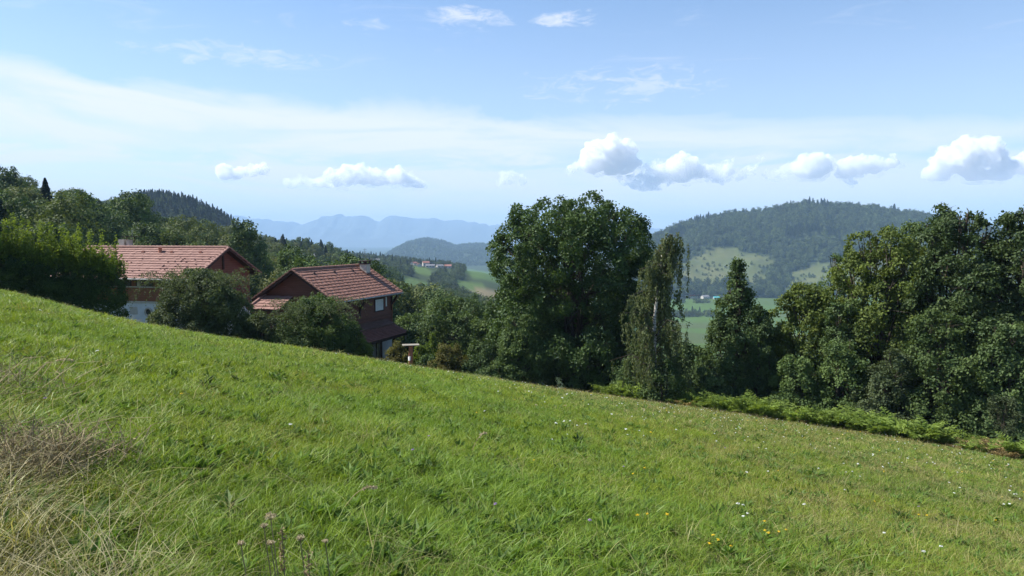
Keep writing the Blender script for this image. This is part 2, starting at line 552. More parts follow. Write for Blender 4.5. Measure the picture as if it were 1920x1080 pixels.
def hill_object(name, G, colours, label):
    nv, nu = G.shape[:2]
    i = np.arange(nv - 1)[:, None] * nu; j = np.arange(nu - 1)[None]
    Q = np.stack([i + j, i + j + 1, i + nu + j + 1, i + nu + j], -1).reshape(-1, 4)
    return tag(mobj(name, mesh_np(name, G.reshape(-1, 3), [Q], [GMAT], smooth=True,
                                  fattr={'ground_colour': colours.reshape(-1, 3)})), label, kind='structure')


WOODC = np.array([0.040, 0.055, 0.026])
# the broad wooded hill across the valley
R_HILL = hill_surface([(1080, 500), (1150, 484), (1230, 446), (1260, 432), (1300, 418), (1350, 408), (1430, 399), (1490, 387), (1520, 384), (1570, 388),
                       (1650, 394), (1700, 402), (1760, 414), (1850, 432), (2000, 455), (2250, 480)], 2100, 620, 700, -118, 21, amp=44, prof=0.85, nu=320, nv=101)
RPX, RPY = proj(R_HILL)
PASTURE = [[(1275, 505), (1290, 484), (1330, 470), (1362, 458), (1385, 472), (1400, 480), (1440, 474), (1452, 494), (1432, 512), (1440, 528), (1275, 530)],
           [(1480, 520), (1495, 506), (1530, 496), (1580, 486), (1700, 490), (1900, 500), (1900, 540), (1480, 540)]]
RWX = (fbm(R_HILL[..., 0] / 30, R_HILL[..., 1] / 30, 73) - 0.5) * 40
RWY = (fbm(R_HILL[..., 0] / 30, R_HILL[..., 1] / 30, 74) - 0.5) * 22
rc = np.tile(WOODC, R_HILL.shape[:2] + (1,))
for poly in PASTURE:
    k = inside(RPX + RWX, RPY + RWY, poly) & (R_HILL[..., 1] < 2100)
    nzz = fbm(R_HILL[k][:, 0] / 35, R_HILL[k][:, 1] / 35, 8)[:, None]
    rc[k] = np.array(DRYG) * (1 - nzz) + np.array([0.135, 0.135, 0.058]) * nzz
hill_object('wooded_hill', R_HILL, rc, 'broad rounded wooded hill across the valley with pale pasture at its foot')
# the steep conifer hill behind the left houses
C_HILL = hill_surface([(-200, 440), (60, 415), (160, 398), (215, 386), (250, 376), (300, 370), (330, 374), (370, 386), (400, 400), (430, 421),
                       (452, 446), (470, 476), (500, 500)], 900, 330, 400, -25, 31, amp=14, nv=71)
hill_object('conifer_hill', C_HILL, np.tile(WOODC, C_HILL.shape[:2] + (1,)), 'dark steep hill of conifers behind the left house')
# the blue hill in the middle distance
B_HILL = hill_surface([(640, 520), (700, 496), (735, 474), (765, 455), (800, 448), (825, 452), (855, 462), (880, 459), (905, 458), (935, 464),
                       (980, 474), (1060, 484), (1200, 500)], 4600, 1200, 1200, -140, 41, amp=60)
hill_object('blue_hill', B_HILL, np.tile(WOODC, B_HILL.shape[:2] + (1,)), 'low blue wooded hill in front of the mountains')
# the mountain range on the horizon
msil = [(150, 432), (330, 418), (400, 410), (436, 405), (446, 405), (470, 409), (500, 412), (535, 415), (560, 419), (572, 420), (588, 415), (605, 409),
        (617, 404), (630, 406), (643, 403), (655, 407), (670, 405), (690, 406), (702, 412), (712, 418), (720, 414), (731, 406), (742, 403.5),
        (757, 408), (780, 410), (815, 410), (832, 413), (862, 412), (890, 418), (925, 422), (960, 422), (1000, 428), (1060, 432), (1110, 424),
        (1160, 418), (1195, 421), (1220, 428), (1250, 433), (1330, 436), (1500, 444), (1800, 450)]
MTN = hill_surface(msil, 14500, 3400, 2400, -150, 51, amp=260, jag=6.0, nu=700, nv=51)
MTN[..., 2] += (fbm(MTN[..., 0] / 700, MTN[..., 1] / 900, 55, 6) - 0.5) * 90 * np.sin(np.linspace(0, math.pi, 51))[:, None] * (1 - np.exp(-(np.linspace(-1, 1, 51) / 0.2) ** 2))[:, None]
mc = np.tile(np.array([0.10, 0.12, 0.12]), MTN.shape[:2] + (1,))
hill_object('mountains', MTN, mc, 'pale blue mountain range along the horizon')


def hill_points(G, n, rng, vmin=0.0, vmax=0.62):
    """random points on a hill, even over its plan area"""
    nv, nu = G.shape[:2]
    u = rng.uniform(0, nu - 1.001, n); v = rng.uniform(vmin, vmax, n) * (nv - 1)
    a, b = u.astype(int), v.astype(int); fu, fv = (u - a)[:, None], (v - b)[:, None]
    return (G[b, a] * (1 - fu) + G[b, a + 1] * fu) * (1 - fv) + (G[b + 1, a] * (1 - fu) + G[b + 1, a + 1] * fu) * fv

# ------------------------------------------------------------------ plant builders
def unit(v): return v / (np.linalg.norm(v, axis=-1, keepdims=True) + 1e-9)


def leaves_mesh(name, C, Nrm, size, tint, mat, rng, aspect=0.55, axis=None, fold=0.12):
    """one folded diamond per leaf: centres C, normals Nrm, lengths size"""
    n = len(C)
    Nrm = unit(Nrm)
    a = rng.normal(size=(n, 3)) if axis is None else axis + rng.normal(size=(n, 3)) * 0.25
    a = unit(a - Nrm * (a * Nrm).sum(-1, keepdims=True))
    b = np.cross(Nrm, a)
    L = size[:, None]
    v0 = C - a * L * 0.5; v2 = C + a * L * 0.5
    mid = C - a * L * 0.05 + Nrm * L * fold
    v1 = mid + b * L * aspect * 0.5; v3 = mid - b * L * aspect * 0.5
    V = np.stack([v0, v1, v2, v3], 1).reshape(-1, 3)
    Q = np.arange(n * 4).reshape(-1, 4)
    return mesh_np(name, V, [Q], [mat], tint=np.repeat(tint, 4))


def lobe_leaves(lobes, n, leaf, rng, per=14, spread=0.62, up=0.45, inner=0.16, droop=0.0, ragged=0.24, orient=0.8, wild=0.5, bough=0.34):
    """leaves in sprays, sprays in small domed boughs, boughs over ellipsoid lobes (cx,cy,cz,rx,ry,rz)"""
    lobes = np.asarray(lobes, float)
    area = (lobes[:, 3] * lobes[:, 4] + lobes[:, 4] * lobes[:, 5] + lobes[:, 3] * lobes[:, 5])
    sp = 11                                              # sprays on a bough
    nb = max(12, n // (per * sp))
    li = rng.choice(len(lobes), int(nb * 2.4), p=area / area.sum())
    d = unit(rng.normal(size=(len(li), 3)))
    rr = np.where(rng.random(len(li)) < inner, rng.uniform(0.4, 0.8, len(li)), 0.97 + np.clip(rng.gumbel(size=len(li)), -1.5, 1.5) * ragged * 0.40)
    c = lobes[li, :3] + d * lobes[li, 3:] * rr[:, None]
    deep = np.zeros(len(c))
    for L in lobes:
        q = (((c - L[:3]) / L[3:]) ** 2).sum(-1)
        deep = np.maximum(deep, 1 - q)
    keep = (deep < 0.45) | (rng.random(len(c)) < 0.16)
    idx = np.nonzero(keep)[0][:nb]
    c, d, li = c[idx], d[idx], li[idx]
    m = len(c)
    out = unit(d / lobes[li, 3:] * lobes[li, 3:].mean(-1, keepdims=True) + (0, 0, up))
    br = lobes[li, 3:].mean(-1) * bough * rng.uniform(0.6, 1.35, m)
    st = np.clip(0.45 + rng.normal(size=m) * 0.18 + 0.08 * np.sin(li * 2.1), 0, 1)
    # sprays over each bough's dome
    t = rng.normal(size=(m, sp, 3)); t -= out[:, None] * (t * out[:, None]).sum(-1, keepdims=True)
    t = unit(t) * (np.sqrt(rng.random((m, sp))) * br[:, None])[..., None]
    r2 = (t ** 2).sum(-1) / br[:, None]
    sc_ = c[:, None] + t - out[:, None] * (r2 * 0.55)[..., None]
    sn = unit(out[:, None] + t / br[:, None, None] * 0.9)
    # leaves round each spray
    cnt = per
    off = rng.normal(size=(m, sp, cnt, 3)) * (leaf * spread * 1.5)
    off -= sn[:, :, None] * (off * sn[:, :, None]).sum(-1, keepdims=True) * 0.4
    off[..., 2] -= droop * np.abs(rng.normal(size=(m, sp, cnt))) * leaf * 3
    C = (sc_[:, :, None] + off).reshape(-1, 3)
    nr = sn[:, :, None] * orient + rng.normal(size=(m, sp, cnt, 3)) * wild
    k = m * sp * cnt
    size = leaf * rng.uniform(0.65, 1.25, k)
    tt = np.clip(np.repeat(st, sp * cnt) + np.repeat(rng.normal(size=m * sp) * 0.10, cnt) + rng.normal(size=k) * 0.10, 0, 1)
    return C, nr.reshape(-1, 3), size, tt


def crown_lobes(H, R, base, rng, kind='round', n=14, size=0.40):
    L = []
    if kind == 'round': n, size = int(n * 1.5), size * 1.1
    for k in range(n):
        t = (k + rng.uniform(0.2, 0.8)) / n
        if kind == 'round': r = R * math.sqrt(max(0.0, 1 - (2 * (t * 0.94 + 0.03) - 0.85) ** 2 / 1.35))
        elif kind == 'cone': r = R * (1 - t) ** 0.95 + 0.05 * R
        elif kind == 'column': r = R * (0.95 if t < 0.75 else 0.75)
        else: r = R * (1 - 0.5 * t)           # bush: widest near the ground
        z = base + (H - base) * t
        s = R * size * (1.15 - 0.45 * t if kind != 'cone' else 1.1 - 0.75 * t) * rng.uniform(0.85, 1.2)
        a = k * 2.399 + rng.uniform(-0.4, 0.4)
        q = max(0.0, r - s) * rng.uniform(0.8, 1.1)
        zc = min(z, H - s * 0.75)
        L.append((q * math.cos(a), q * math.sin(a), max(zc, base + s * 0.3), s, s, s * rng.uniform(0.7, 0.95)))
    if kind in ('round', 'bush'):
        L.append((0, 0, base + (H - base) * 0.45, R * 0.62, R * 0.62, (H - base) * 0.42))
        for k in range(max(4, n // 2)):            # foliage down to the ground
            a = k * 2.399 + 1.0
            L.append((R * 0.6 * math.cos(a), R * 0.6 * math.sin(a), base + R * 0.25 + (H - base) * 0.15 * (k % 4), R * 0.4, R * 0.4, R * 0.36))
    else:
        L.append((0, 0, base + (H - base) * 0.35, R * 0.5, R * 0.5, (H - base) * 0.33))
    return L


def limbs(mb, lobes, rng, r0, trunk_h, fork, lean=(0, 0), stems=1, z0=-0.6):
    """a tapered trunk with a limb to each lobe"""
    for s in range(stems):
        a = 2 * math.pi * s / max(1, stems) + rng.uniform(0, 1)
        bx, by = (0, 0) if stems == 1 else (r0 * 1.6 * math.cos(a), r0 * 1.6 * math.sin(a))
        top = (lean[0] + bx * 3, lean[1] + by * 3, trunk_h)
        pts = [(bx, by, z0), (bx * 1.1, by * 1.1, 0.4), (bx * 1.6 + top[0] * 0.3, by * 1.6 + top[1] * 0.3, trunk_h * 0.5), top]
        mb.tube(pts, [r0 * 1.3, r0, r0 * 0.7, r0 * 0.25], 8)
        for L in lobes[s::stems]:
            t = rng.uniform(fork, 0.9)
            st = np.array([bx * 1.4 + top[0] * t * 0.8, by * 1.4 + top[1] * t * 0.8, min(trunk_h * t, max(0.3, L[2] - 0.3))])
            en = np.array(L[:3]) + np.array([0, 0, L[5] * 0.3])
            md = (st + en) / 2 + np.array([0, 0, -0.08 * np.linalg.norm(en - st)]) + rng.normal(size=3) * 0.12
            rr = r0 * rng.uniform(0.25, 0.4)
            mb.tube([st, md, en], [rr, rr * 0.6, rr * 0.15], 5)
            for q in range(3):
                e2 = en + unit(rng.normal(size=3)) * np.array(L[3:]) * 0.8
                mb.tube([md * 0.4 + en * 0.6, (en + e2) / 2 + rng.normal(size=3) * 0.08, e2], [rr * 0.4, rr * 0.25, rr * 0.06], 4)


def plant(name, label, cat, px, D, top_py, width_px, mat, seed, n, leaf, kind='round', base=0.08, lobes=None, nl=14, size=0.40,
          stems=1, trunk=None, group=None, bark='bark', base_py=None, per=10, up=0.45, droop=0.0, ragged=0.26, aspect=0.72, inner=0.30, dz=0.0):
    n = int(n * 1.27); leaf *= 1.22
    """a tree or shrub measured from the photograph: Empty > trunk, crown"""
    rng = np.random.default_rng(seed)
    g = at(px, 445, D)
    z0 = float(ground_z(g[0], D)) + dz
    if base_py is not None: z0 = min(z0, at(px, base_py, D)[2])
    H = at(px, top_py, D)[2] - z0
    R = width_px / FPX * D / 2
    root = tag(empty(name, (g[0], D, z0)), label, cat, group)
    H *= 1.0; R *= 0.99
    lb = lobes(H, R, rng) if callable(lobes) else (lobes or crown_lobes(H, R, base * H, rng, kind, nl, size))
    C, Nr, sz, t = lobe_leaves(lb, n, leaf, rng, per, up=up, droop=droop, ragged=ragged, inner=inner)
    k = C[:, 2] > -0.05
    mobj('crown', leaves_mesh('crown', C[k], Nr[k], sz[k], t[k], M[mat], rng, aspect), root)
    mb = MB(); limbs(mb, lb, rng, trunk or 0.022 * H + 0.02, H * 0.7, 0.12 if kind == 'bush' else 0.25, stems=stems)
    mb.build('trunk', M[bark], root, True)
    return root


# ---- a small library of woodland trees for the slopes
def wood_tree(seed, H, R, n, leaf, kind, mat, nl, size=0.42):
    rng = np.random.default_rng(seed)
    if kind == 'spruce':
        k = n
        t = rng.random(k) ** 0.75
        z = H * (0.06 + 0.94 * t); r = R * 1.25 * (1 - t) ** 0.9 * (0.72 + 0.28 * (np.sin(z * 5.2) * 0.5 + 0.5)) * rng.uniform(0.6, 1.05, k) + 0.05
        a = rng.uniform(0, 6.283, k)
        C = np.stack([r * np.cos(a), r * np.sin(a), z - r * 0.25], -1)
        Nr = np.stack([np.cos(a) * 0.5, np.sin(a) * 0.5, np.full(k, 0.9)], -1) + rng.normal(size=(k, 3)) * 0.35
        sz = leaf * rng.uniform(0.7, 1.3, k); tt = np.clip(0.35 + 0.3 * rng.normal(size=k) * 0.7, 0, 1)
        lb = []
    else:
        lb = crown_lobes(H, R, H * 0.10, rng, kind, nl, size)
        C, Nr, sz, tt = lobe_leaves(lb, n, leaf, rng, 5 if n > 2000 else 2, ragged=0.18, orient=1.2, wild=0.35, up=0.35, bough=0.45)
    me = leaves_mesh('woodland_tree', C, Nr, sz, tt, M[mat], rng, 0.75)
    # trunk in the same mesh (second material): too small in the view to show as a part
    mb = MB(); mb.tube([(0, 0, -1.5), (0, 0, H * 0.3), (0, 0, H * 0.8)], [H * 0.022, H * 0.017, H * 0.004], 6)
    n0 = len(me.vertices)
    V0 = np.empty(n0 * 3, np.float32); me.vertices.foreach_get('co', V0)
    tv = np.concatenate(mb.V); tq = np.concatenate(mb.Q) + n0
    Q0 = np.arange(n0).reshape(-1, 4)
    me2 = mesh_np('woodland_tree', np.concatenate([V0.reshape(-1, 3), tv]), [Q0, tq], [M[mat], M['bark']],
                  np.concatenate([np.zeros(len(Q0)), np.ones(len(tq))]), np.concatenate([np.repeat(tt, 4), np.full(len(tv), 0.5)]))
    bpy.data.meshes.remove(me)
    return me2


WOOD = [wood_tree(100 + k, h, r, 8000, 0.42, kd, 'wood_mid', nl)
        for k, (h, r, kd, nl) in enumerate([(13, 4.6, 'round', 16), (11.5, 5.0, 'round', 18), (14.5, 4.2, 'round', 17), (10, 4.4, 'round', 14),
                                            (12.5, 5.4, 'round', 20), (9, 3.6, 'bush', 13)])]
SPRUCE = [wood_tree(120 + k, h, r, 5200, 0.42, 'spruce', 'wood_con', 0) for k, (h, r) in enumerate([(14, 3.4), (15.5, 3.8)])]
FARW = [wood_tree(130 + k, h, r, 700, 1.05, kd, 'wood_far', 9, 0.46)
        for k, (h, r, kd) in enumerate([(11, 4.6, 'round'), (12.5, 5.0, 'round'), (10, 5.2, 'round'), (13, 4.4, 'round')])]
FARS = [wood_tree(140 + k, h, r, 420, 1.2, 'spruce', 'wood_con', 0) for k, (h, r) in enumerate([(15, 3.0), (17, 3.4)])]


def scatter_group(n_src):
    ng = bpy.data.node_groups.new('scatter', 'GeometryNodeTree')
    ng.interface.new_socket('Geometry', in_out='INPUT', socket_type='NodeSocketGeometry')
    ng.interface.new_socket('Geometry', in_out='OUTPUT', socket_type='NodeSocketGeometry')
    return ng


def scatter(name, label, P, rot, scl, idx, meshes, attrs=None, kind='stuff'):
    """many small alike things nobody could count: points that carry copies of a few meshes"""
    src = bpy.data.collections.new(name + '_sources')
    for k, me in enumerate(meshes):
        o = bpy.data.objects.new('%s_source_%02d' % (name, k), me); src.objects.link(o)
    me = bpy.data.meshes.new(name)
    n = len(P)
    me.vertices.add(n); me.vertices.foreach_set('co', np.ascontiguousarray(P, np.float32).ravel())

    def put(nm, tp, fld, v):
        a = me.attributes.new(nm, tp, 'POINT'); a.data.foreach_set(fld, np.ascontiguousarray(v).ravel())
    put('rot', 'FLOAT_VECTOR', 'vector', np.asarray(rot, np.float32))
    scl = np.asarray(scl, np.float32)
    if scl.ndim == 1: scl = np.repeat(scl[:, None], 3, 1)
    put('scl', 'FLOAT_VECTOR', 'vector', scl)
    put('idx', 'INT', 'value', np.asarray(idx, np.int32))
    for k, v in (attrs or {}).items(): put(k, 'FLOAT', 'value', np.asarray(v, np.float32))
    me.update()
    ob = mobj(name, me)
    ng = scatter_group(len(meshes))
    N = ng.nodes
    gi, go = N.new('NodeGroupInput'), N.new('NodeGroupOutput')
    ci = N.new('GeometryNodeCollectionInfo'); ci.inputs['Collection'].default_value = src
    ci.inputs['Separate Children'].default_value = True; ci.inputs['Reset Children'].default_value = True
    ip = N.new('GeometryNodeInstanceOnPoints'); ip.inputs['Pick Instance'].default_value = True

    def named(nm, tp):
        a = N.new('GeometryNodeInputNamedAttribute'); a.data_type = tp; a.inputs['Name'].default_value = nm
        return a.outputs['Attribute']
    er = N.new('FunctionNodeEulerToRotation')
    ng.links.new(named('rot', 'FLOAT_VECTOR'), er.inputs[0])
    ng.links.new(gi.outputs[0], ip.inputs['Points'])
    ng.links.new(ci.outputs[0], ip.inputs['Instance'])
    ng.links.new(named('idx', 'INT'), ip.inputs['Instance Index'])
    ng.links.new(er.outputs[0], ip.inputs['Rotation'])
    ng.links.new(named('scl', 'FLOAT_VECTOR'), ip.inputs['Scale'])
    ng.links.new(ip.outputs[0], go.inputs[0])
    md = ob.modifiers.new('scatter', 'NODES'); md.node_group = ng
    return tag(ob, label, kind=kind)


def jitter_grid(x0, x1, y0, y1, s, rng):
    gx, gy = np.meshgrid(np.arange(x0, x1, s), np.arange(y0, y1, s))
    p = np.stack([gx, gy], -1).reshape(-1, 2)
    return p + rng.uniform(-0.45, 0.45, p.shape) * s


# ------------------------------------------------------------------ woods on the slopes
# far houses: px, distance, width, length, wall height, turn, roof, wall, label
VILLAGE = [
    (798, 1085, 9, 12, 7, 20, 'v_brown', 'v_white', 'tallest white house of the hilltop village'),
    (806, 1070, 8, 16, 4, 10, 'v_grey', 'v_white', 'long low white building below the tallest village house'),
    (776, 1080, 8, 11, 4.5, 60, 'v_brown', 'v_white', 'pale house at the left end of the hilltop village'),
    (786, 1062, 8, 10, 4.5, 100, 'v_brown', 'v_white', 'house just left of the tallest white village house'),
    (824, 1075, 8, 12, 4.5, 30, 'v_grey', 'v_white', 'grey roofed house right of the tallest white village house'),
    (840, 1085, 9, 12, 4.5, 0, 'v_brown', 'v_white', 'brown roofed house at the right end of the hilltop village'),
    (704, 1050, 9, 13, 4.5, 15, 'v_grey', 'v_white', 'grey roofed house on the skyline right of the chimney'),
    (692, 1045, 8, 10, 4.0, 40, 'v_brown', 'v_white', 'small house on the skyline just above the chimney'),
    (486, 560, 8, 12, 5, 10, 'v_brown', 'v_white', 'lone pale house on the left wooded slope below the conifer hill'),
    (578, 470, 7, 8, 4.5, 30, 'v_grey', 'v_white', 'lone small house among dark trees left of the far hill'),
    (1303, 1490, 14, 24, 5, 8, 'v_red', 'v_white', 'bright red roofed barn at the left of the valley farm'),
    (1322, 1530, 12, 34, 6, 4, 'v_brown', 'v_white', 'long brown roofed barn behind the red roofed one'),
    (1324, 1475, 12, 18, 4.5, 20, 'v_grey', 'v_white', 'grey roofed farm building in front of the long barn'),
    (1335, 1490, 12, 16, 5, 70, 'v_brown', 'v_white', 'brown roofed farmhouse right of the grey farm building'),
    (1350, 1500, 10, 14, 4, 10, 'v_grey', 'v_white', 'small grey farm building at the right of the valley farm'),
    (1345, 1465, 8, 14, 3, 0, 'v_teal', 'v_white', 'teal roofed shed at the right of the valley farm'),
    (1284, 1510, 10, 14, 4.5, 30, 'v_grey', 'v_white', 'grey farm building beside the birch twigs'),
]
rng = np.random.default_rng(7)
HOUSE_BOXES = [(-45, -20, 55, 82), (-24, -6, 54, 82)]
pts = jitter_grid(-1000, 120, 84, 1500, 8.6, rng)
px, _ = proj(np.concatenate([pts, np.zeros((len(pts), 1))], 1))
xt = pts[:, 0] / pts[:, 1]
zg = ground_z(pts[:, 0], pts[:, 1])
P = np.stack([pts[:, 0], pts[:, 1], zg - 0.3], -1)
px, py = proj(P)
lim = np.interp(pts[:, 1], [84, 120, 400, 700, 1500], [900, 960, 1010, 1060, 1130])
keep = (px > -140) & (px < lim)
keep &= ~((pts[:, 1] < 100) & (px > 130))                    # gardens behind the houses
for poly, c in FIELDS[:-1]:
    q = np.array(poly, float)
    hpx = 9.5 / P[:, 1] * FPX
    for s in (0.0, 0.5, 1.0):
        keep &= ~inside(px, py - hpx * s, q)
for v in VILLAGE:
    keep &= ~((np.abs(px - v[0]) < 7 + 8 * FPX / v[1]) & (P[:, 1] < v[1] + 12) & (P[:, 1] > v[1] - 90)) if v[0] < 1100 else True
P, px, py = P[keep], px[keep], py[keep]
# leave out what the slope in front wholly hides
o = np.argsort(P[:, 1]); P, px, py = P[o], px[o], py[o]
D = P[:, 1]
near_idx = np.nonzero(D < 275)[0]
spr = fbm(P[:, 0] / 45, P[:, 1] / 45, 77) + rng.normal(size=len(P)) * 0.08
conif = (spr > 0.73) | ((px > 440) & (px < 680) & (D > 330) & (D < 620) & (rng.random(len(P)) < 0.12))
conif &= (px < 700) | (D > 400)
scale = rng.uniform(0.72, 1.12, len(P))
scale = np.where(D > 700, scale * 0.85, scale)
cnt = 0
used = np.zeros(len(P), bool)
for k in near_idx:
    if cnt >= 290: break
    used[k] = True; cnt += 1
    con = conif[k]
    ob = bpy.data.objects.new('spruce_tree' if con else 'woodland_tree', SPRUCE[k % 2] if con else WOOD[rng.integers(0, 6)])
    COL.objects.link(ob)
    ob.location = P[k]; ob.rotation_euler = (0, 0, rng.uniform(0, 6.28))
    s = scale[k]; ob.scale = (s * rng.uniform(0.9, 1.15), s * rng.uniform(0.9, 1.15), s)
    zone = ('above the hedge at the left', 'behind the long roof of the left house', 'between the two house roofs', 'behind the roof of the smaller house',
            'right of the smaller house')[int(np.searchsorted([160, 430, 545, 700], px[k]))]
    dist = 'nearer' if D[k] < 180 else 'farther'
    if con: tag(ob, '%s dark pointed spruce in the wood %s' % (dist, zone), 'tree', '%s spruces %s' % (dist, zone))
    else: tag(ob, '%s round broadleaf tree in the wood %s' % (dist, zone), 'tree', '%s broadleaf trees %s' % (dist, zone))
rest = ~used & (D < 620)
far_ = ~used & (D >= 620)


def forest(name, label, P, con, sc, bm, cm, rng):
    nb = len(bm)
    idx = np.where(con, nb + rng.integers(0, len(cm), len(P)), rng.integers(0, nb, len(P)))
    rot = np.stack([rng.normal(size=len(P)) * 0.04, rng.normal(size=len(P)) * 0.04, rng.uniform(0, 6.283, len(P))], -1)
    s = np.stack([sc * rng.uniform(0.85, 1.2, len(P)), sc * rng.uniform(0.85, 1.2, len(P)), sc], -1)
    return scatter(name, label, P, rot, s, idx, list(bm) + list(cm))


forest('forest', 'mixed woodland on the slopes below the houses', P[rest], conif[rest], scale[rest], WOOD, SPRUCE, rng)
forest('far_forest', 'far woodland around the hilltop village', P[far_], conif[far_], scale[far_], FARW, FARS, rng)

# the wooded hill across the valley
hp = hill_points(R_HILL, 12000, rng, 0.0, 0.60)
hx, hy = proj(hp)
ok = (hx > 1150) & (hx < 1960)
dens = np.ones(len(hp))
wx = (fbm(hp[:, 0] / 30, hp[:, 1] / 30, 73) - 0.5) * 40; wy = (fbm(hp[:, 0] / 30, hp[:, 1] / 30, 74) - 0.5) * 22
for poly in PASTURE: dens[inside(hx + wx, hy + wy, poly)] = 0.07
sparse = (fbm(hp[:, 0] / 60, hp[:, 1] / 60, 61) > 0.60)
dens[sparse & (dens < 1)] = 0.45
ok &= rng.random(len(hp)) < dens
hp, hx, hy = hp[ok], hx[ok], hy[ok]
con = (fbm(hp[:, 0] / 90, hp[:, 1] / 90, 66) > 0.66) & (hy < 470)
sc = rng.uniform(0.8, 1.6, len(hp)) * np.where(inside(hx, hy, PASTURE[0]) | inside(hx, hy, PASTURE[1]), 0.45, 1.0)
forest('hill_forest', 'dense dark woodland covering the broad hill across the valley', hp - [0, 0, 0.6], con, sc, FARW, FARS, rng)
# the conifer hill
hp = hill_points(C_HILL, 5200, rng, 0.0, 0.6)
hx, hy = proj(hp); ok = (hx > 60) & (hx < 500); hp, hx, hy = hp[ok], hx[ok], hy[ok]
forest('conifer_forest', 'dark conifers covering the steep hill at left', hp - [0, 0, 0.6],
       (hy < 424 - 10 * np.sin(hx / 40)) & (hx > 225) & (rng.random(len(hp)) < 0.75), rng.uniform(0.45, 0.8, len(hp)), FARW, FARS, rng)
# woods on the blue hill
hp = hill_points(B_HILL, 7000, rng, 0.0, 0.6)
hx, hy = proj(hp); ok = (hx > 640) & (hx < 1000); hp = hp[ok]
forest('blue_hill_forest', 'hazy blue woodland on the low hill before the mountains', hp - [0, 0, 0.6], np.zeros(len(hp), bool), rng.uniform(0.9, 1.4, len(hp)), FARW, FARS, rng)
# tree belts and field trees in the right hand valley
belts = [((1250, 518), (1352, 514), 1560, 26, 90), ((1388, 519), (1492, 520), 1560, 22, 100), ((1250, 606), (1345, 600), 1180, 22, 60),
         ((1304, 562), (1330, 562), 1385, 8, 9), ((1180, 540), (1285, 534), 1400, 30, 50), ((1270, 558), (1370, 546), 1550, 15, 22)]
bp = []
for (a, b, D0, wd, n) in belts:
    t = rng.random(n)
    X0 = at(a[0] + (b[0] - a[0]) * t, 445, 1.0)[:, 0]
    Yb = D0 + rng.uniform(-wd, wd, n) * 1.0
    bp.append(np.stack([X0 * Yb, Yb, ground_z(X0 * Yb, Yb) - 0.5], -1))
bp = np.concatenate(bp)
forest('valley_trees', 'belts of trees between the green valley fields', bp, rng.random(len(bp)) < 0.1, rng.uniform(0.55, 0.95, len(bp)), FARW, FARS, rng)

# ------------------------------------------------------------------ the near trees and shrubs
def maple_lobes(H, R, rng):
    L = []
    for k in range(34):                # domed top of the crown
        a = k * 2.399; t = (k + 0.5) / 34
        e = math.acos(1 - t * 0.95)
        w = R * 0.82 * math.sin(e) ** 0.75 * (1 + 0.10 * math.sin(2 * a + 1.0)); ca = math.cos(a)
        bump = 0.035 * math.exp(-((w * ca / R - 0.32) / 0.22) ** 2) + 0.02 * math.exp(-((w * ca / R + 0.42) / 0.2) ** 2)
        L.append((w * ca, w * math.sin(a), H * (0.56 + 0.33 * math.cos(e) ** 0.8 + bump),
                  R * 0.27 * rng.uniform(0.85, 1.2), R * 0.27 * rng.uniform(0.85, 1.2), R * 0.22))
    for k in range(30):                # skirts of foliage down to the ground
        a = k * 2.399 + 0.5; z = H * (0.07 + 0.47 * ((k * 0.618) % 1))
        front = abs(math.cos(a)) < 0.5 and 0.30 * H < z < 0.62 * H
        if front and k % 3 == 0: continue   # thinner in the middle, where stems and the light behind show
        r = R * rng.uniform(0.70, 0.86)
        L.append((r * math.cos(a), r * math.sin(a), z, R * 0.27, R * 0.27, R * 0.22))
    for tier, (tz, tr, tn) in enumerate(((0.13, 0.78, 11), (0.27, 0.80, 11), (0.41, 0.80, 10), (0.52, 0.72, 8))):   # leafy boughs round the sides
        for k in range(tn):
            a = (k + 0.5 * tier) * 2 * math.pi / tn
            if tier >= 2 and abs(math.cos(a)) < 0.35: continue
            L.append((R * tr * math.cos(a), R * tr * math.sin(a), H * tz, R * 0.30, R * 0.30, R * 0.25))
    for k in range(20):                # shaded inner growth
        a = k * 2.399
        q = R * (0.30 + 0.35 * ((k * 0.37) % 1))
        L.append((q * math.cos(a), q * math.sin(a), H * (0.08 + 0.42 * ((k * 0.618) % 1)), R * 0.30, R * 0.30, R * 0.26))
    return L


plant('maple_tree', 'largest tree, a broad domed maple with many stems, beside the weeping birch', 'tree', 1076, 55.5, 360, 300, 'maple', 11, 112000, 0.172,
      lobes=maple_lobes, stems=7, trunk=0.15, per=10, aspect=0.75, inner=0.2, ragged=0.24)


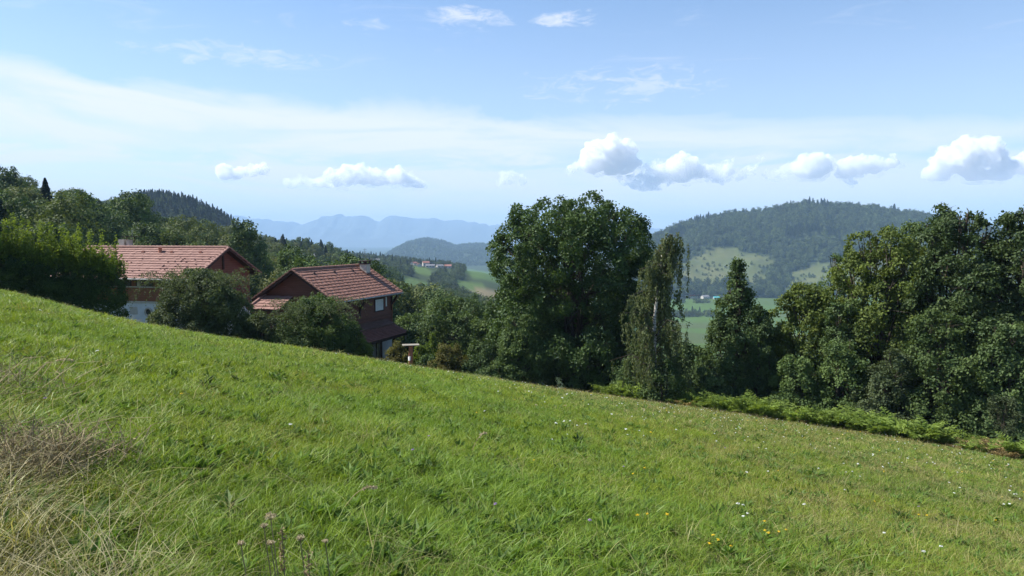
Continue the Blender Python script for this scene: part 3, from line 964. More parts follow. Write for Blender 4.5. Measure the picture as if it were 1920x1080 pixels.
def weeping_birch():
    rng = np.random.default_rng(12)
    D = 45.2; g = at(1230, 445, D); z0 = float(ground_z(g[0], D)); H = at(1256, 438, D)[2] - z0
    s = D / FPX
    root = tag(empty('weeping_birch', (g[0], D, z0)), 'slender weeping birch with white trunk and long hanging twigs', 'tree')
    mb = MB()
    tr = np.array([(0.1, 0, -0.5), (0.0, 0, H * 0.25), (0.0, 0.1, H * 0.5), (0.25, 0, H * 0.75), (0.45, 0, H * 0.92), (0.85, 0, H * 0.995), (1.35, 0.1, H * 0.985), (1.7, 0.1, H * 0.95)])
    mb.tube(tr, [0.17, 0.14, 0.11, 0.08, 0.06, 0.045, 0.03, 0.015], 8)
    mb.build('trunk', M['birch_bark'], root, True)
    br = MB(); C, N_, Sz, T_, A_ = [], [], [], [], []
    starts = []
    for k in range(90):
        t = rng.uniform(0.14, 0.95) ** 0.9; a = rng.uniform(0, 6.283)
        if 0.46 < t < 0.72 and math.sin(a) < -0.5: continue   # the white trunk shows here
        base = np.array([np.interp(t * H, tr[:6, 2], tr[:6, 0]), 0.05, t * H])
        reach = (3.4 - 2.5 * t) * rng.uniform(0.35, 1.12)
        if t > 0.7: reach *= 0.85
        tip = base + np.array([math.cos(a) * reach, math.sin(a) * reach, reach * rng.uniform(0.05, 0.55)])
        mid = (base + tip) / 2 + np.array([0, 0, 0.25 * reach])
        br.tube([base, mid, tip], [0.035, 0.022, 0.008], 5)
        for q in range(6):
            u = rng.uniform(0.3, 1.0)
            starts.append((base * (1 - u) ** 2 + 2 * mid * u * (1 - u) + tip * u * u, rng.uniform(0.5, 2.1)))
    for q in range(34):                           # the nodding leader
        u = rng.uniform(0, 1); k = 4 + u * 3; i0 = min(int(k), 6); f = k - i0
        starts.append((tr[i0] * (1 - f) + tr[i0 + 1] * f + rng.normal(size=3) * 0.22, rng.uniform(0.6, 3.6)))
    for st, ln in starts:
        ln = min(ln, st[2] - 0.4)
        n = int(ln * 30)
        if n < 3: continue
        u = rng.random(n)
        sway = rng.normal(size=3) * 0.22
        p = st + np.outer(u, (sway[0], sway[1], -ln)) + rng.normal(size=(n, 3)) * np.array([0.055, 0.055, 0.04])
        C.append(p); N_.append(rng.normal(size=(n, 3)) * np.array([1, 1, 0.4])); Sz.append(rng.uniform(0.10, 0.20, n))
        T_.append(np.clip(rng.uniform(0.15, 0.85) + rng.normal(size=n) * 0.15, 0, 1)); A_.append(np.tile((0, 0, -1.0), (n, 1)))
        br.tube([st, st + sway * 0.5 + (0, 0, -ln * 0.5), st + sway + (0, 0, -ln)], [0.006, 0.004, 0.002], 3)
    br.build('branches', M['bark'], root)
    mobj('crown', leaves_mesh('crown', np.concatenate(C), np.concatenate(N_), np.concatenate(Sz), np.concatenate(T_), M['birch'], rng, 0.6,
                              np.concatenate(A_)), root)


weeping_birch()
T = plant
# low growth between the garden and the maple
T('shrub', 'dark leafy shrub at the left foot of the big domed maple', 'shrub', 975, 50.5, 590, 120, 'hazel', 21, 15000, 0.14, 'bush', 0.02, nl=14, stems=3)
T('shrub', 'bushy shrub between the rusty shrub and the big domed maple', 'shrub', 905, 51, 640, 96, 'cone', 22, 10000, 0.13, 'bush', 0.02, nl=12, stems=3)
T('shrub', 'low shrub at the meadow edge right of the rusty shrub', 'shrub', 930, 49.5, 668, 80, 'hazel', 23, 6000, 0.12, 'bush', 0.02, nl=10, stems=3)
T('rusty_shrub', 'rounded shrub with rusty brown and yellowish leaves by the garden', 'shrub', 841, 51, 645, 78, 'rust', 24, 9000, 0.10, 'bush', 0.02, nl=13, stems=4)
T('garden_tree', 'dense dark rounded fruit tree right of the small house', 'tree', 850, 68, 563, 190, 'dark', 25, 30000, 0.19, 'round', 0.05, nl=20, size=0.36)
T('garden_tree', 'leafy tree just behind the porch of the small house', 'tree', 775, 76, 592, 120, 'hazel', 26, 16000, 0.2, 'round', 0.05, nl=14)
T('garden_tree', 'mid green tree between the dark fruit tree and the maple', 'tree', 925, 64, 585, 110, 'hazel', 27, 16000, 0.17, 'round', 0.04, nl=14)
T('young_tree', 'small bright yellow green sapling in the garden beside the fruit tree', 'tree', 812, 57, 622, 34, 'shoot', 28, 2600, 0.10, 'cone', 0.1, nl=9)
T('garden_bush', 'bright green bush behind the pale garden table', 'shrub', 790, 55, 645, 52, 'shoot', 29, 4200, 0.10, 'bush', 0.02, nl=9, stems=3)
T('garden_bush', 'olive bush beside the porch of the small house', 'shrub', 742, 56, 640, 52, 'rust', 30, 4600, 0.10, 'bush', 0.02, nl=9, stems=3)
T('garden_bush', 'dark bush under the big tree left of the rusty shrub', 'shrub', 800, 53, 668, 46, 'cone', 31, 4000, 0.10, 'bush', 0.02, nl=9, stems=3)
# under and right of the birch
T('shrub', 'drooping shrub at the left foot of the weeping birch', 'shrub', 1196, 48.5, 640, 100, 'cone', 32, 12000, 0.11, 'bush', 0.02, nl=14, stems=4, droop=0.6)
T('shrub', 'low leafy shrub hiding the foot of the birch trunk', 'shrub', 1245, 44.6, 672, 90, 'hazel', 51, 8000, 0.11, 'bush', 0.02, nl=11, stems=3)
T('shrub', 'dark undergrowth shrub between the birch and the pointed tree', 'shrub', 1300, 49.5, 640, 120, 'dark', 33, 13000, 0.13, 'bush', 0.02, nl=13, stems=4)
T('shrub', 'shaded shrub under the right side of the big maple', 'shrub', 1140, 54, 575, 170, 'dark', 34, 11000, 0.14, 'bush', 0.02, nl=13, stems=4)
T('pointed_tree', 'pointed conical hornbeam standing right of the weeping birch', 'tree', 1385, 47, 488, 195, 'cone', 35, 34000, 0.14, 'cone', 0.03, nl=64, size=0.22, ragged=0.5)
T('shrub', 'leafy shrub at the right foot of the pointed tree', 'shrub', 1432, 46, 572, 90, 'cone', 36, 11000, 0.13, 'bush', 0.02, nl=13, stems=3)
T('shrub', 'low dark shrub before the pointed tree above the bracken', 'shrub', 1345, 45.5, 690, 110, 'dark', 37, 7000, 0.12, 'bush', 0.02, nl=11, stems=3)
# the right hand mass of trees
T('broadleaf_tree', 'olive green tree between the pointed tree and the tall right trees', 'tree', 1512, 47, 535, 150, 'olive', 38, 26000, 0.15, 'round', 0.03, nl=20)
T('background_tree', 'small bluish tree peeping over the olive tree before the hill', 'tree', 1572, 60, 474, 90, 'hazel', 39, 12000, 0.17, 'round', 0.05, nl=12)
T('broadleaf_tree', 'yellowish green rounded tree left of the tallest right tree', 'tree', 1655, 45, 434, 225, 'olive', 40, 46000, 0.15, 'round', 0.03, nl=26, size=0.36)
T('broadleaf_tree', 'tall dark green tree with lumpy top at the right', 'tree', 1800, 43, 386, 225, 'dark', 41, 58000, 0.15, 'round', 0.03, nl=30, size=0.33)
T('broadleaf_tree', 'tall dark tree cut by the right edge of the view', 'tree', 1925, 41, 386, 190, 'dark', 42, 50000, 0.15, 'round', 0.03, nl=28, size=0.34)
T('broadleaf_tree', 'small dark tree in the gap behind the tall right trees', 'tree', 1725, 48, 408, 140, 'hazel', 43, 20000, 0.16, 'round', 0.05, nl=14)
T('hazel_bush', 'hazel bush over the bracken right of the pointed tree', 'shrub', 1500, 43, 665, 110, 'hazel', 44, 11000, 0.12, 'bush', 0.02, nl=12, stems=4)
T('hazel_bush', 'leafy hazel bush below the olive tree', 'shrub', 1592, 42, 640, 130, 'hazel', 45, 15000, 0.12, 'bush', 0.02, nl=14, stems=4)
T('hazel_bush', 'pale green hazel bush below the yellowish tree', 'shrub', 1680, 40, 660, 130, 'rose', 46, 15000, 0.12, 'bush', 0.02, nl=14, stems=4)
T('hazel_bush', 'largest hazel bush at the foot of the tall right trees', 'shrub', 1770, 40, 585, 190, 'hazel', 47, 26000, 0.13, 'bush', 0.02, nl=20, stems=5)
T('hazel_bush', 'dark hazel bush at the right edge of the view', 'shrub', 1890, 38.5, 600, 170, 'dark', 48, 22000, 0.13, 'bush', 0.02, nl=18, stems=5)
T('hazel_bush', 'hazel bush in front of the gap between olive and yellowish trees', 'shrub', 1585, 44, 560, 120, 'dark', 49, 14000, 0.13, 'bush', 0.02, nl=14, stems=4)
T('young_tree', 'small pale sapling with a thin stem at the right meadow edge', 'tree', 1898, 33.6, 738, 62, 'rose', 50, 2400, 0.085, 'round', 0.35, nl=8, trunk=0.03)

# ---- the clipped hedge on the left with its tall new shoots
def hedge():
    rng = np.random.default_rng(60)
    root = tag(empty('hedge', (*at(110, 445, 38)[:2], float(ground_z(at(110, 445, 38)[0], 38)))),
               'long dark clipped hedge topped by upright light green shoots at left', 'hedge')
    o = np.array(root.location)
    a, b = at(-90, 445, 36.5), at(203, 445, 40.5)
    L, sh = [], []
    n = 15
    for k in range(n):
        t = k / (n - 1); p = a * (1 - t) + b * t
        z = float(ground_z(p[0], p[1]))
        pxl = float(proj(np.array([p[0], p[1], z]))[0])
        top = at(pxl, np.interp(pxl, [-90, 0, 120, 200, 250], [470, 478, 494, 508, 528]), p[1])[2]
        h = top - z
        for q in range(3):
            L.append((*(p[:2] - o[:2]), z - o[2] + h * (0.2 + 0.3 * q), 0.75, 1.0, h * 0.27))
        for q in range(64):
            w = rng.uniform(-0.5, 0.5, 2)
            sh.append(np.array([p[0] - o[0] + w[0], p[1] - o[1] + w[1] * 1.6, top - o[2] - rng.uniform(0.0, 0.4)]))
    C, Nr, sz, t = lobe_leaves(L, 60000, 0.12, rng, 8, inner=0.12, ragged=0.1)
    mobj('foliage', leaves_mesh('foliage', C, Nr, sz, t, M['hedge'], rng), root)
    mb = MB(); C, N_, Sz, T_ = [], [], [], []
    for s in sh:
        ln = rng.uniform(0.4, 1.4) * (1.75 if rng.random() < 0.14 else 0.85)
        e = s + np.array([rng.normal() * 0.10, rng.normal() * 0.10, ln])
        mb.tube([s - (0, 0, 0.3), e], [0.008, 0.003], 3)
        n = int(ln * 46); u = rng.random(n)
        p = s + np.outer(u, e - s) + rng.normal(size=(n, 3)) * 0.06
        C.append(p); N_.append(rng.normal(size=(n, 3)) + (0, 0, 0.4)); Sz.append(rng.uniform(0.09, 0.17, n)); T_.append(np.clip(0.3 + u * 0.5 + rng.normal(size=n) * 0.15, 0, 1))
    mobj('shoots', leaves_mesh('shoots', np.concatenate(C), np.concatenate(N_), np.concatenate(Sz), np.concatenate(T_), M['shoot'], rng), root)
    mb.build('stems', M['bark'], root)


hedge()


def arching_shrub(name, label, px, D, top_py, w, seed, n, mats, arcs, amat):
    root = plant(name, label, 'shrub', px, D, top_py, w, mats, seed, n, 0.105, 'bush', 0.02, nl=22, size=0.42, stems=5, ragged=0.2)
    rng = np.random.default_rng(seed + 500)
    H = at(px, top_py, D)[2] - root.location.z; R = w / FPX * D / 2
    mb = MB(); C, N_, Sz, T_ = [], [], [], []
    for k in range(arcs):
        a = rng.uniform(0, 6.283); r = R * rng.uniform(0.6, 1.3)
        s = np.array([R * 0.3 * math.cos(a), R * 0.3 * math.sin(a), H * 0.6])
        m_ = np.array([r * 0.8 * math.cos(a), r * 0.8 * math.sin(a), H * rng.uniform(0.98, 1.30)])
        e = np.array([r * 1.05 * math.cos(a), r * 1.05 * math.sin(a), H * rng.uniform(0.45, 0.95)])
        u = np.linspace(0, 1, 8)[:, None]
        mb.tube(s * (1 - u) ** 2 + 2 * m_ * u * (1 - u) + e * u * u, np.linspace(0.012, 0.003, 8), 4)
        n_ = 70; u = rng.random(n_)[:, None]
        C.append(s * (1 - u) ** 2 + 2 * m_ * u * (1 - u) + e * u * u + rng.normal(size=(n_, 3)) * 0.06)
        N_.append(rng.normal(size=(n_, 3)) + (0, 0, 0.6)); Sz.append(rng.uniform(0.07, 0.13, n_)); T_.append(np.clip(0.6 + rng.normal(size=n_) * 0.2, 0, 1))
    mobj('arching_sprays', leaves_mesh('arching_sprays', np.concatenate(C), np.concatenate(N_), np.concatenate(Sz), np.concatenate(T_), M[amat], rng), root)
    mb.build('twigs', M['bark'], root)


arching_shrub('round_shrub', 'big round shrub with arching twigs in front of the left house', 376, 44, 508, 184, 61, 40000, 'rose', 110, 'rose')
arching_shrub('round_shrub', 'leafy shrub with climbing sprays in front of the small house', 588, 46.5, 560, 165, 62, 36000, 'hazel', 100, 'rose')
T('shrub', 'brambly dry shrub right of the leafy shrub before the porch', 'shrub', 664, 47, 612, 72, 'olive', 63, 8000, 0.08, 'bush', 0.02, nl=10, stems=4)
T('garden_bush', 'low weedy bush between the two round shrubs', 'shrub', 482, 47, 588, 110, 'rose', 64, 12000, 0.10, 'bush', 0.02, nl=12, stems=4)
T('garden_bush', 'low green bush right of the hedge end', 'shrub', 462, 49, 590, 60, 'hazel', 65, 4500, 0.09, 'bush', 0.02, nl=9, stems=4)

# ---- bracken along the meadow edge
def fern_mesh(seed, mat, flat=0.0):
    rng = np.random.default_rng(seed)
    C, N_, Sz, T_, A_ = [], [], [], [], []
    for f in range(7):
        a = f * 6.283 / 7 + rng.uniform(-0.4, 0.4); ln = rng.uniform(0.7, 1.1)
        h = rng.uniform(0.45, 0.85) * (1 - flat)
        for k in range(12):              # the frond's own stalk
            t = (k + 0.5) / 12
            C.append(np.array([math.cos(a), math.sin(a), 0]) * ln * (0.15 * t + 0.6 * t * t) + np.array([0, 0, h * (1.5 * t - 0.62 * t * t) + 0.0]))
            A_.append(np.array([math.cos(a) * ln * (0.15 + 1.2 * t), math.sin(a) * ln * (0.15 + 1.2 * t), h * (1.5 - 1.24 * t)])); N_.append(rng.normal(size=3)); Sz.append(0.14); T_.append(0.1)
        dirv = np.array([math.cos(a), math.sin(a), 0]); sd = np.array([-math.sin(a), math.cos(a), 0])
        for k in range(15):
            t = 0.18 + 0.82 * k / 14
            p = dirv * ln * (0.15 * t + 0.6 * t * t) + np.array([0, 0, h * (1.5 * t - 0.62 * t * t) + 0.03])
            wd = 0.36 * (1 - t) ** 0.75 + 0.04
            for s in (-1, 1):
                ax = sd * s + dirv * 0.45
                C.append(p + unit(ax) * wd * 0.5 + rng.normal(size=3) * 0.015); A_.append(ax)
                N_.append(np.array([0, 0, 1.0]) - dirv * 0.4 + rng.normal(size=3) * 0.3); Sz.append(wd); T_.append(np.clip(0.5 + rng.normal() * 0.25, 0, 1))
    return leaves_mesh('bracken', np.array(C), np.array(N_), np.array(Sz), np.array(T_), M[mat], rng, 0.30, np.array(A_))


FERN = [fern_mesh(200 + k, 'fern') for k in range(3)]
FERND = [fern_mesh(210 + k, 'fern_dry', 0.45) for k in range(2)]
rng = np.random.default_rng(70)
for k in range(150):
    t = (k + rng.uniform(0, 1)) / 150
    pxl = 1126 + 814 * t
    Dm = float(np.interp(pxl, EDGE_PX, EDGE_D)) + rng.uniform(-1.7, 0.9) - 0.9
    if pxl < 1300: Dm += 0.5
    g = at(pxl, 445, Dm)
    dry = (pxl > 1790 and rng.random() < 0.5) or rng.random() < 0.012
    ob = bpy.data.objects.new('bracken', (FERND if dry else FERN)[k % (2 if dry else 3)]); COL.objects.link(ob)
    ob.location = (g[0], Dm, float(ground_z(g[0], Dm)) - 0.03)
    s = rng.uniform(0.8, 1.75) * (0.85 if dry else 1)
    ob.rotation_euler = (rng.normal() * 0.08, rng.normal() * 0.08, rng.uniform(0, 6.28)); ob.scale = (s, s, s)
    zone = ('below the weeping birch', 'below the pointed tree', 'below the olive tree', 'below the yellowish tree', 'below the tall right trees')[int(np.searchsorted([1310, 1450, 1590, 1720], pxl))]
    if dry: tag(ob, 'dried brown bracken plant at the meadow edge ' + zone, 'fern', 'dried bracken ' + zone)
    else: tag(ob, 'green bracken fern at the meadow edge ' + zone, 'fern', 'bracken ferns ' + zone)

# ------------------------------------------------------------------ the two wooden houses
M.update(
    tile_a=solid_mat('pink_clay_tile', (0.31, 0.178, 0.143), (0.205, 0.108, 0.088), 1.6, 0.75, 0.25, 0.2, tint=0.55),
    tile_b=solid_mat('brown_clay_tile', (0.320, 0.168, 0.122), (0.200, 0.098, 0.072), 1.8, 0.75, 0.25, 0.2, tint=0.55),
    tile_c=solid_mat('dull_flat_tile', (0.28, 0.115, 0.080), (0.17, 0.066, 0.048), 2.5, 0.85, 0.2, 0.2, tint=0.5),
    wood_red=solid_mat('red_brown_cladding', (0.175, 0.062, 0.040), (0.110, 0.040, 0.028), 3, 0.7, 0.25, 0.25, (0.4, 0.4, 6), tint=0.4),
    wood_or=solid_mat('orange_brown_cladding', (0.30, 0.115, 0.055), (0.200, 0.070, 0.035), 3, 0.65, 0.25, 0.25, (0.5, 0.5, 5), tint=0.4),
    wood_dk=solid_mat('dark_stained_wood', (0.060, 0.026, 0.020), (0.035, 0.016, 0.013), 5, 0.7, 0.25, 0.2),
    stucco=solid_mat('white_render', (0.72, 0.71, 0.70), (0.60, 0.60, 0.60), 2.5, 0.9, 0.15, 0.15),
    cream=solid_mat('cream_render', (0.58, 0.52, 0.44), (0.48, 0.42, 0.35), 3, 0.9, 0.15, 0.15),
    metal=solid_mat('weathered_zinc', (0.28, 0.29, 0.29), (0.20, 0.20, 0.20), 5, 0.45, 0.5),
    glass=solid_mat('dark_window_glass', (0.015, 0.018, 0.022), (0.03, 0.035, 0.04), 2, 0.08, 0.6),
    shutter=solid_mat('pale_roller_shutter', (0.66, 0.68, 0.68), (0.58, 0.60, 0.60), 4, 0.5, 0.4),
    terracotta=solid_mat('terracotta', (0.50, 0.20, 0.12), (0.40, 0.15, 0.09), 5, 0.8),
    lead=solid_mat('lead_flashing', (0.17, 0.09, 0.07), (0.12, 0.065, 0.05), 3, 0.9, 0.1),
    plank_pale=solid_mat('pale_board', (0.30, 0.27, 0.21), (0.22, 0.20, 0.16), 4, 0.7),
    plastic_w=solid_mat('white_plastic', (0.45, 0.45, 0.44), (0.38, 0.38, 0.37), 4, 0.5, 0.4),
)


class Frame:
    """a house's own axes: x along the ridge, y across it; origin at root"""
    def __init__(self, ox, oy, oz, rz):
        self.o = np.array([ox, oy, oz]); self.rz = rz
        self.ex = np.array([math.cos(rz), math.sin(rz), 0]); self.ey = np.array([-math.sin(rz), math.cos(rz), 0])

    def w(self, x, y, z): return self.o + self.ex * x + self.ey * y + np.array([0, 0, z])

    def find_x(self, px, y, z=3.0, lo=-3.0, hi=22.0):
        xs = np.linspace(lo, hi, 2000)
        P = np.array([self.w(x, y, z) for x in xs])
        return float(xs[np.argmin(np.abs(proj(P)[0] - px))])

    def find_z(self, px, py, y):
        x = self.find_x(px, y); Y = self.w(x, y, 0)[1]
        return float(at(px, py, Y)[2] - self.o[2])


def tile_slope(parent, TL, TR, BL, BR, rows, tw, mat, rng, name='tile_row', lift=0.0):
    """courses of single tiles over a roof slope, one mesh for each course"""
    TL, TR, BL, BR = (np.array(p, float) for p in (TL, TR, BL, BR))
    nrm = unit(np.cross(TR - TL, BL - TL)); nrm = nrm if nrm[2] > 0 else -nrm
    for r in range(rows):
        mb = MB(); t0 = max(0.0, (r - 0.22) / rows); t1 = (r + 1) / rows
        a0, b0 = TL + (BL - TL) * t0, TR + (BR - TR) * t0
        a1, b1 = TL + (BL - TL) * t1, TR + (BR - TR) * t1
        n = max(1, int(round(np.linalg.norm(b1 - a1) / tw)))
        off = 0.5 * (r % 2)
        ks = np.clip((np.arange(n + 2) - off) / n, 0, 1)
        for k in range(n + 1):
            f0, f1 = ks[k], ks[k + 1]
            if f1 - f0 < 0.02 / n: continue
            g = (f1 - f0) * 0.03; f0 += g; f1 -= g
            j = rng.normal() * 0.006; jd = rng.normal() * 0.008
            lo_, hi_ = lift + 0.015 + j, lift + 0.085 + j
            p = [a1 + (b1 - a1) * f0, a1 + (b1 - a1) * f1, a0 + (b0 - a0) * f1, a0 + (b0 - a0) * f0]
            dn = unit(BL - TL) * jd
            mb.hexa([p[0] + dn + nrm * (hi_ - 0.05), p[1] + dn + nrm * (hi_ - 0.05), p[2] + nrm * (lo_ - 0.03), p[3] + nrm * (lo_ - 0.03),
                     p[0] + dn + nrm * hi_, p[1] + dn + nrm * hi_, p[2] + nrm * lo_, p[3] + nrm * lo_], t=float(np.clip(rng.normal(0.45, 0.25), 0, 1)))
        mb.build(name, mat, parent)


def gable_planks(root, x, out, W, zb, ze, zr, mat, rng, step=0.2):
    """boards across a gable, each one cut to the slope"""
    z = zb
    while z < zr - 0.25:
        z1 = min(z + step - 0.012, zr - 0.1)
        def half(zz): return (W / 2) if zz <= ze else (W / 2) * max(0.02, (zr - zz) / (zr - ze))
        h0, h1 = half(z), half(z1)
        mb = MB(); th = 0.03 + rng.uniform(0, 0.01)
        xa, xb = (x - th, x) if out < 0 else (x, x + th)
        mb.hexa([(xa, -h0, z), (xb, -h0, z), (xb, h0, z), (xa, h0, z), (xa, -h1, z1), (xb, -h1, z1), (xb, h1, z1), (xa, h1, z1)], t=rng.uniform(0, 1))
        mb.build('plank', mat, root)
        z += step


def house_shell(root, L, W, ze, zr, ov, og, wall_split, upper, lower, tile, rows, rng, planks_mat):
    """walls, roof deck, tile courses, verge boards, ridge tiles; the ridge runs along x from 0 to L"""
    Wi = W - 2 * ov; x0, x1 = og, L - og
    rise = (zr - ze); pw = lambda y: zr - rise * abs(y) / (W / 2)
    zw = pw(Wi / 2) - 0.12
    mb = MB(); mb.box(x0, x1, -Wi / 2, Wi / 2, -1.5, wall_split - 0.003); mb.build('lower_wall', lower, root)
    mb = MB()
    mb.box(x0 + 0.01, x1 - 0.01, -Wi / 2 + 0.01, Wi / 2 - 0.01, wall_split, zw)
    for xa in (x0 + 0.01, x1 - 0.16):
        mb.add([(xa, -Wi / 2 + 0.01, zw), (xa, Wi / 2 - 0.01, zw), (xa, 0, zr - 0.15), (xa + 0.15, -Wi / 2 + 0.01, zw), (xa + 0.15, Wi / 2 - 0.01, zw), (xa + 0.15, 0, zr - 0.15)],
               [(0, 1, 4, 3), (1, 2, 5, 4), (2, 0, 3, 5)], [(0, 2, 1), (3, 4, 5)])
    mb.build('upper_wall', upper, root)
    gable_planks(root, x0 - 0.002, -1, Wi - 0.02, min(wall_split, 0.8) + 0.02, zw, zr - 0.13, planks_mat, rng)
    rf = MB()
    for s in (-1, 1):
        c = [(0, 0, zr - 0.14), (L, 0, zr - 0.14), (L, s * W / 2, ze - 0.14), (0, s * W / 2, ze - 0.14)]
        t = [(0, 0, zr), (L, 0, zr), (L, s * W / 2, ze), (0, s * W / 2, ze)]
        if s > 0: rf.hexa(c[::1] + t[::1])
        else: rf.hexa(c[::-1] + t[::-1])
    roof = rf.build('roof', M['wood_dk'], root)
    for s in (-1, 1):
        tile_slope(roof, (-0.03, 0, zr), (L + 0.03, 0, zr), (-0.03, s * (W / 2 + 0.05), ze - 0.03), (L + 0.03, s * (W / 2 + 0.05), ze - 0.03), rows, 0.31, tile, rng)
        for xv in (0, L):
            v = MB(); v.beam((xv, 0, zr - 0.06), (xv, s * W / 2, ze - 0.06), 0.05, 0.26); v.build('verge_board', M['wood_dk'], roof)
            v = MB(); n = rows
            for k in range(n):
                t0, t1 = k / n, (k + 1.0) / n
                v.beam((xv, s * W / 2 * t0, zr + 0.085 + (ze - zr) * t0 - 0.02), (xv, s * W / 2 * t1, zr + 0.085 + (ze - zr) * t1 + 0.025), 0.2, 0.08, t=rng.uniform(0.2, 0.8))
            v.build('verge_tiles', tile, roof)
        g = MB(); u = np.linspace(math.pi, 2 * math.pi, 7)
        g.tube([(0.05, s * (W / 2 + 0.11), ze - 0.06), (L - 0.05, s * (W / 2 + 0.11), ze - 0.08)], 0.07, 8, cap=True)
        g.build('gutter', M['metal'], roof, True)
    rd = MB()
    k = 0.0
    while k < L - 0.2:
        e = min(k + 0.42, L)
        rd.tube([(k, 0, zr + 0.05), (e, 0, zr + 0.065)], [0.13, 0.145], 8, t=rng.uniform(0.2, 0.8), cap=True); k += 0.40
    rd.build('ridge_tiles', tile, roof)
    return roof, Wi, x0, x1, pw


def on_slope(mb, x, y, z, w, h, t=0.5):
    mb.hexa([(x - w / 2, y - h / 2, z), (x + w / 2, y - h / 2, z), (x + w / 2, y + h / 2, z), (x - w / 2, y + h / 2, z),
             (x - w / 4, y - h / 4, z + h), (x + w / 4, y - h / 4, z + h), (x + w / 4, y + h / 4, z + h), (x - w / 4, y + h / 4, z + h)], t)


# ---- left house: long pink tiled roof, orange boarding over white walls
def left_house():
    rng = np.random.default_rng(80)
    W, L = 9.5, 15.2
    C = at(362, 524, 60.0); rz = math.atan2(0.259, -0.966)
    ridge_c = at(430, 465, 64.6)
    ey = np.array([-math.sin(rz), math.cos(rz), 0])
    o = C - ey * W / 2
    zb = at(280, 597, 61.5)[2] - 0.35
    F = Frame(o[0], o[1], zb, rz)
    ze, zr = C[2] - zb, ridge_c[2] - zb
    root = tag(empty('wooden_house', F.o, rz), 'larger left house with long pink tiled roof behind hedge and round shrub', 'house')
    ov, og = 0.85, 0.7
    yw = W / 2 - ov
    z_str = F.find_z(262, 566, yw)
    roof, Wi, x0, x1, pw = house_shell(root, L, W, ze, zr, ov, og, z_str, M['wood_or'], M['stucco'], M['tile_a'], 13, rng, M['wood_red'])
    # front wall: string course, boarded band, sill rail, dark strip of windows with a pale post
    z_rail = F.find_z(262, 538, yw)
    mb = MB(); mb.box(x0 - 0.02, x1, yw - 0.005, yw + 0.07, z_str - 0.10, z_str + 0.06); mb.build('string_course', M['cream'], root)
    z = z_str + 0.08
    while z < z_rail - 0.1:
        mb = MB(); mb.box(x0, x1, yw + 0.002, yw + 0.035 + rng.uniform(0, 0.008), z, min(z + 0.19, z_rail - 0.06), t=rng.uniform(0, 1)); mb.build('plank', M['wood_or'], root); z += 0.2
    mb = MB(); mb.box(x0, x1, yw + 0.002, yw + 0.10, z_rail - 0.05, z_rail + 0.05); mb.build('sill_rail', M['cream'], root)
    zt = pw(yw) - 0.2
    for xa, xb in ((1.2, 4.1), (4.65, 6.4), (6.9, 9.2), (9.8, 13.2)):
        w_ = MB(); w_.box(xa, xb, yw - 0.004, yw + 0.02, z_rail + 0.06, zt); wo_ = w_.build('window', M['glass'], root)
        fr = MB()
        for a, b in ((xa, xa + 0.07), ((xa + xb) / 2 - 0.03, (xa + xb) / 2 + 0.03), (xb - 0.07, xb)): fr.box(a, b, yw + 0.0, yw + 0.05, z_rail + 0.06, zt)
        fr.build('frame', M['wood_dk'], wo_)
    xp = F.find_x(262, yw)
    mb = MB(); mb.box(xp - 0.14, xp + 0.14, yw + 0.003, yw + 0.16, z_rail + 0.05, zt + 0.05); mb.build('post', M['cream'], root)
    # round window and plain panel in the white wall
    xr = F.find_x(277, yw); zrr = F.find_z(277, 585, yw)
    ring, disc = MB(), MB(); an = np.linspace(0, 2 * math.pi, 25)[:-1]
    pts = [(xr + 0.33 * math.cos(a), yw + 0.03, zrr + 0.33 * math.sin(a)) for a in an]
    ring.tube(pts + pts[:2], 0.085, 6); wn = ring.build('round_window', M['cream'], root, True)
    V = [(xr, yw + 0.01, zrr)] + [(xr + 0.31 * math.cos(a), yw + 0.01, zrr + 0.31 * math.sin(a)) for a in an]
    disc.add(V, tris=[(0, 1 + (k + 1) % 24, 1 + k) for k in range(24)]); disc.build('pane', M['glass'], wn)
    xq = F.find_x(249, yw); zq = F.find_z(249, 582, yw)
    mb = MB(); mb.box(xq - 0.4, xq + 0.4, yw - 0.003, yw + 0.03, zq - 0.32, zq + 0.32); mb.build('wall_panel', M['cream'], root)
    # gable post
    mb = MB(); mb.beam((x0 - 0.10, 0, zr - 0.3), (x0 - 0.10, 0, zr - 1.9), 0.14, 0.14); mb.build('gable_post', M['wood_dk'], root)
    for yb in (-W / 2 + 0.8, W / 2 - 0.8, 0):
        mb = MB(); mb.beam((0.05, yb, pw(yb) - 0.25), (x0 + 0.3, yb, pw(yb) - 0.25), 0.14, 0.18); mb.build('purlin', M['wood_dk'], root)
    # roof furniture: vent tiles, terracotta vent, chimney with slab cap
    s = 1.0
    for pxv, pyv in ((216, 472), (268, 472), (322, 473), (376, 474)):
        x = F.find_x(pxv, 0.9, zr); mb = MB(); on_slope(mb, x, 0.9, pw(0.9) + 0.06, 0.36, 0.16); mb.build('vent_tile', M['tile_c'], roof)
    x = F.find_x(301, 0.75, zr); mb = MB(); mb.tube([(x, 0.8, pw(0.8)), (x, 0.8, pw(0.8) + 0.42)], [0.15, 0.15], 10, cap=True); mb.box(x - 0.2, x + 0.2, 0.62, 1.0, pw(0.8) + 0.40, pw(0.8) + 0.47)
    mb.build('vent_pipe', M['terracotta'], roof)
    xc = F.find_x(231.5, -1.0, zr)
    ct = float(at(231, 449, F.w(xc, -1.0, 0)[1])[2] - zb)
    ch = MB(); ch.box(xc - 0.32, xc + 0.32, -1.4, -0.75, zr - 1.0, ct); chim = ch.build('chimney', M['cream'], root)
    xd = F.find_x(242, -1.0, zr)
    c2 = MB(); c2.box(xd - 0.18, xd + 0.18, -1.3, -0.85, zr - 1.0, ct - 0.03); c2.build('flue', M['cream'], chim)
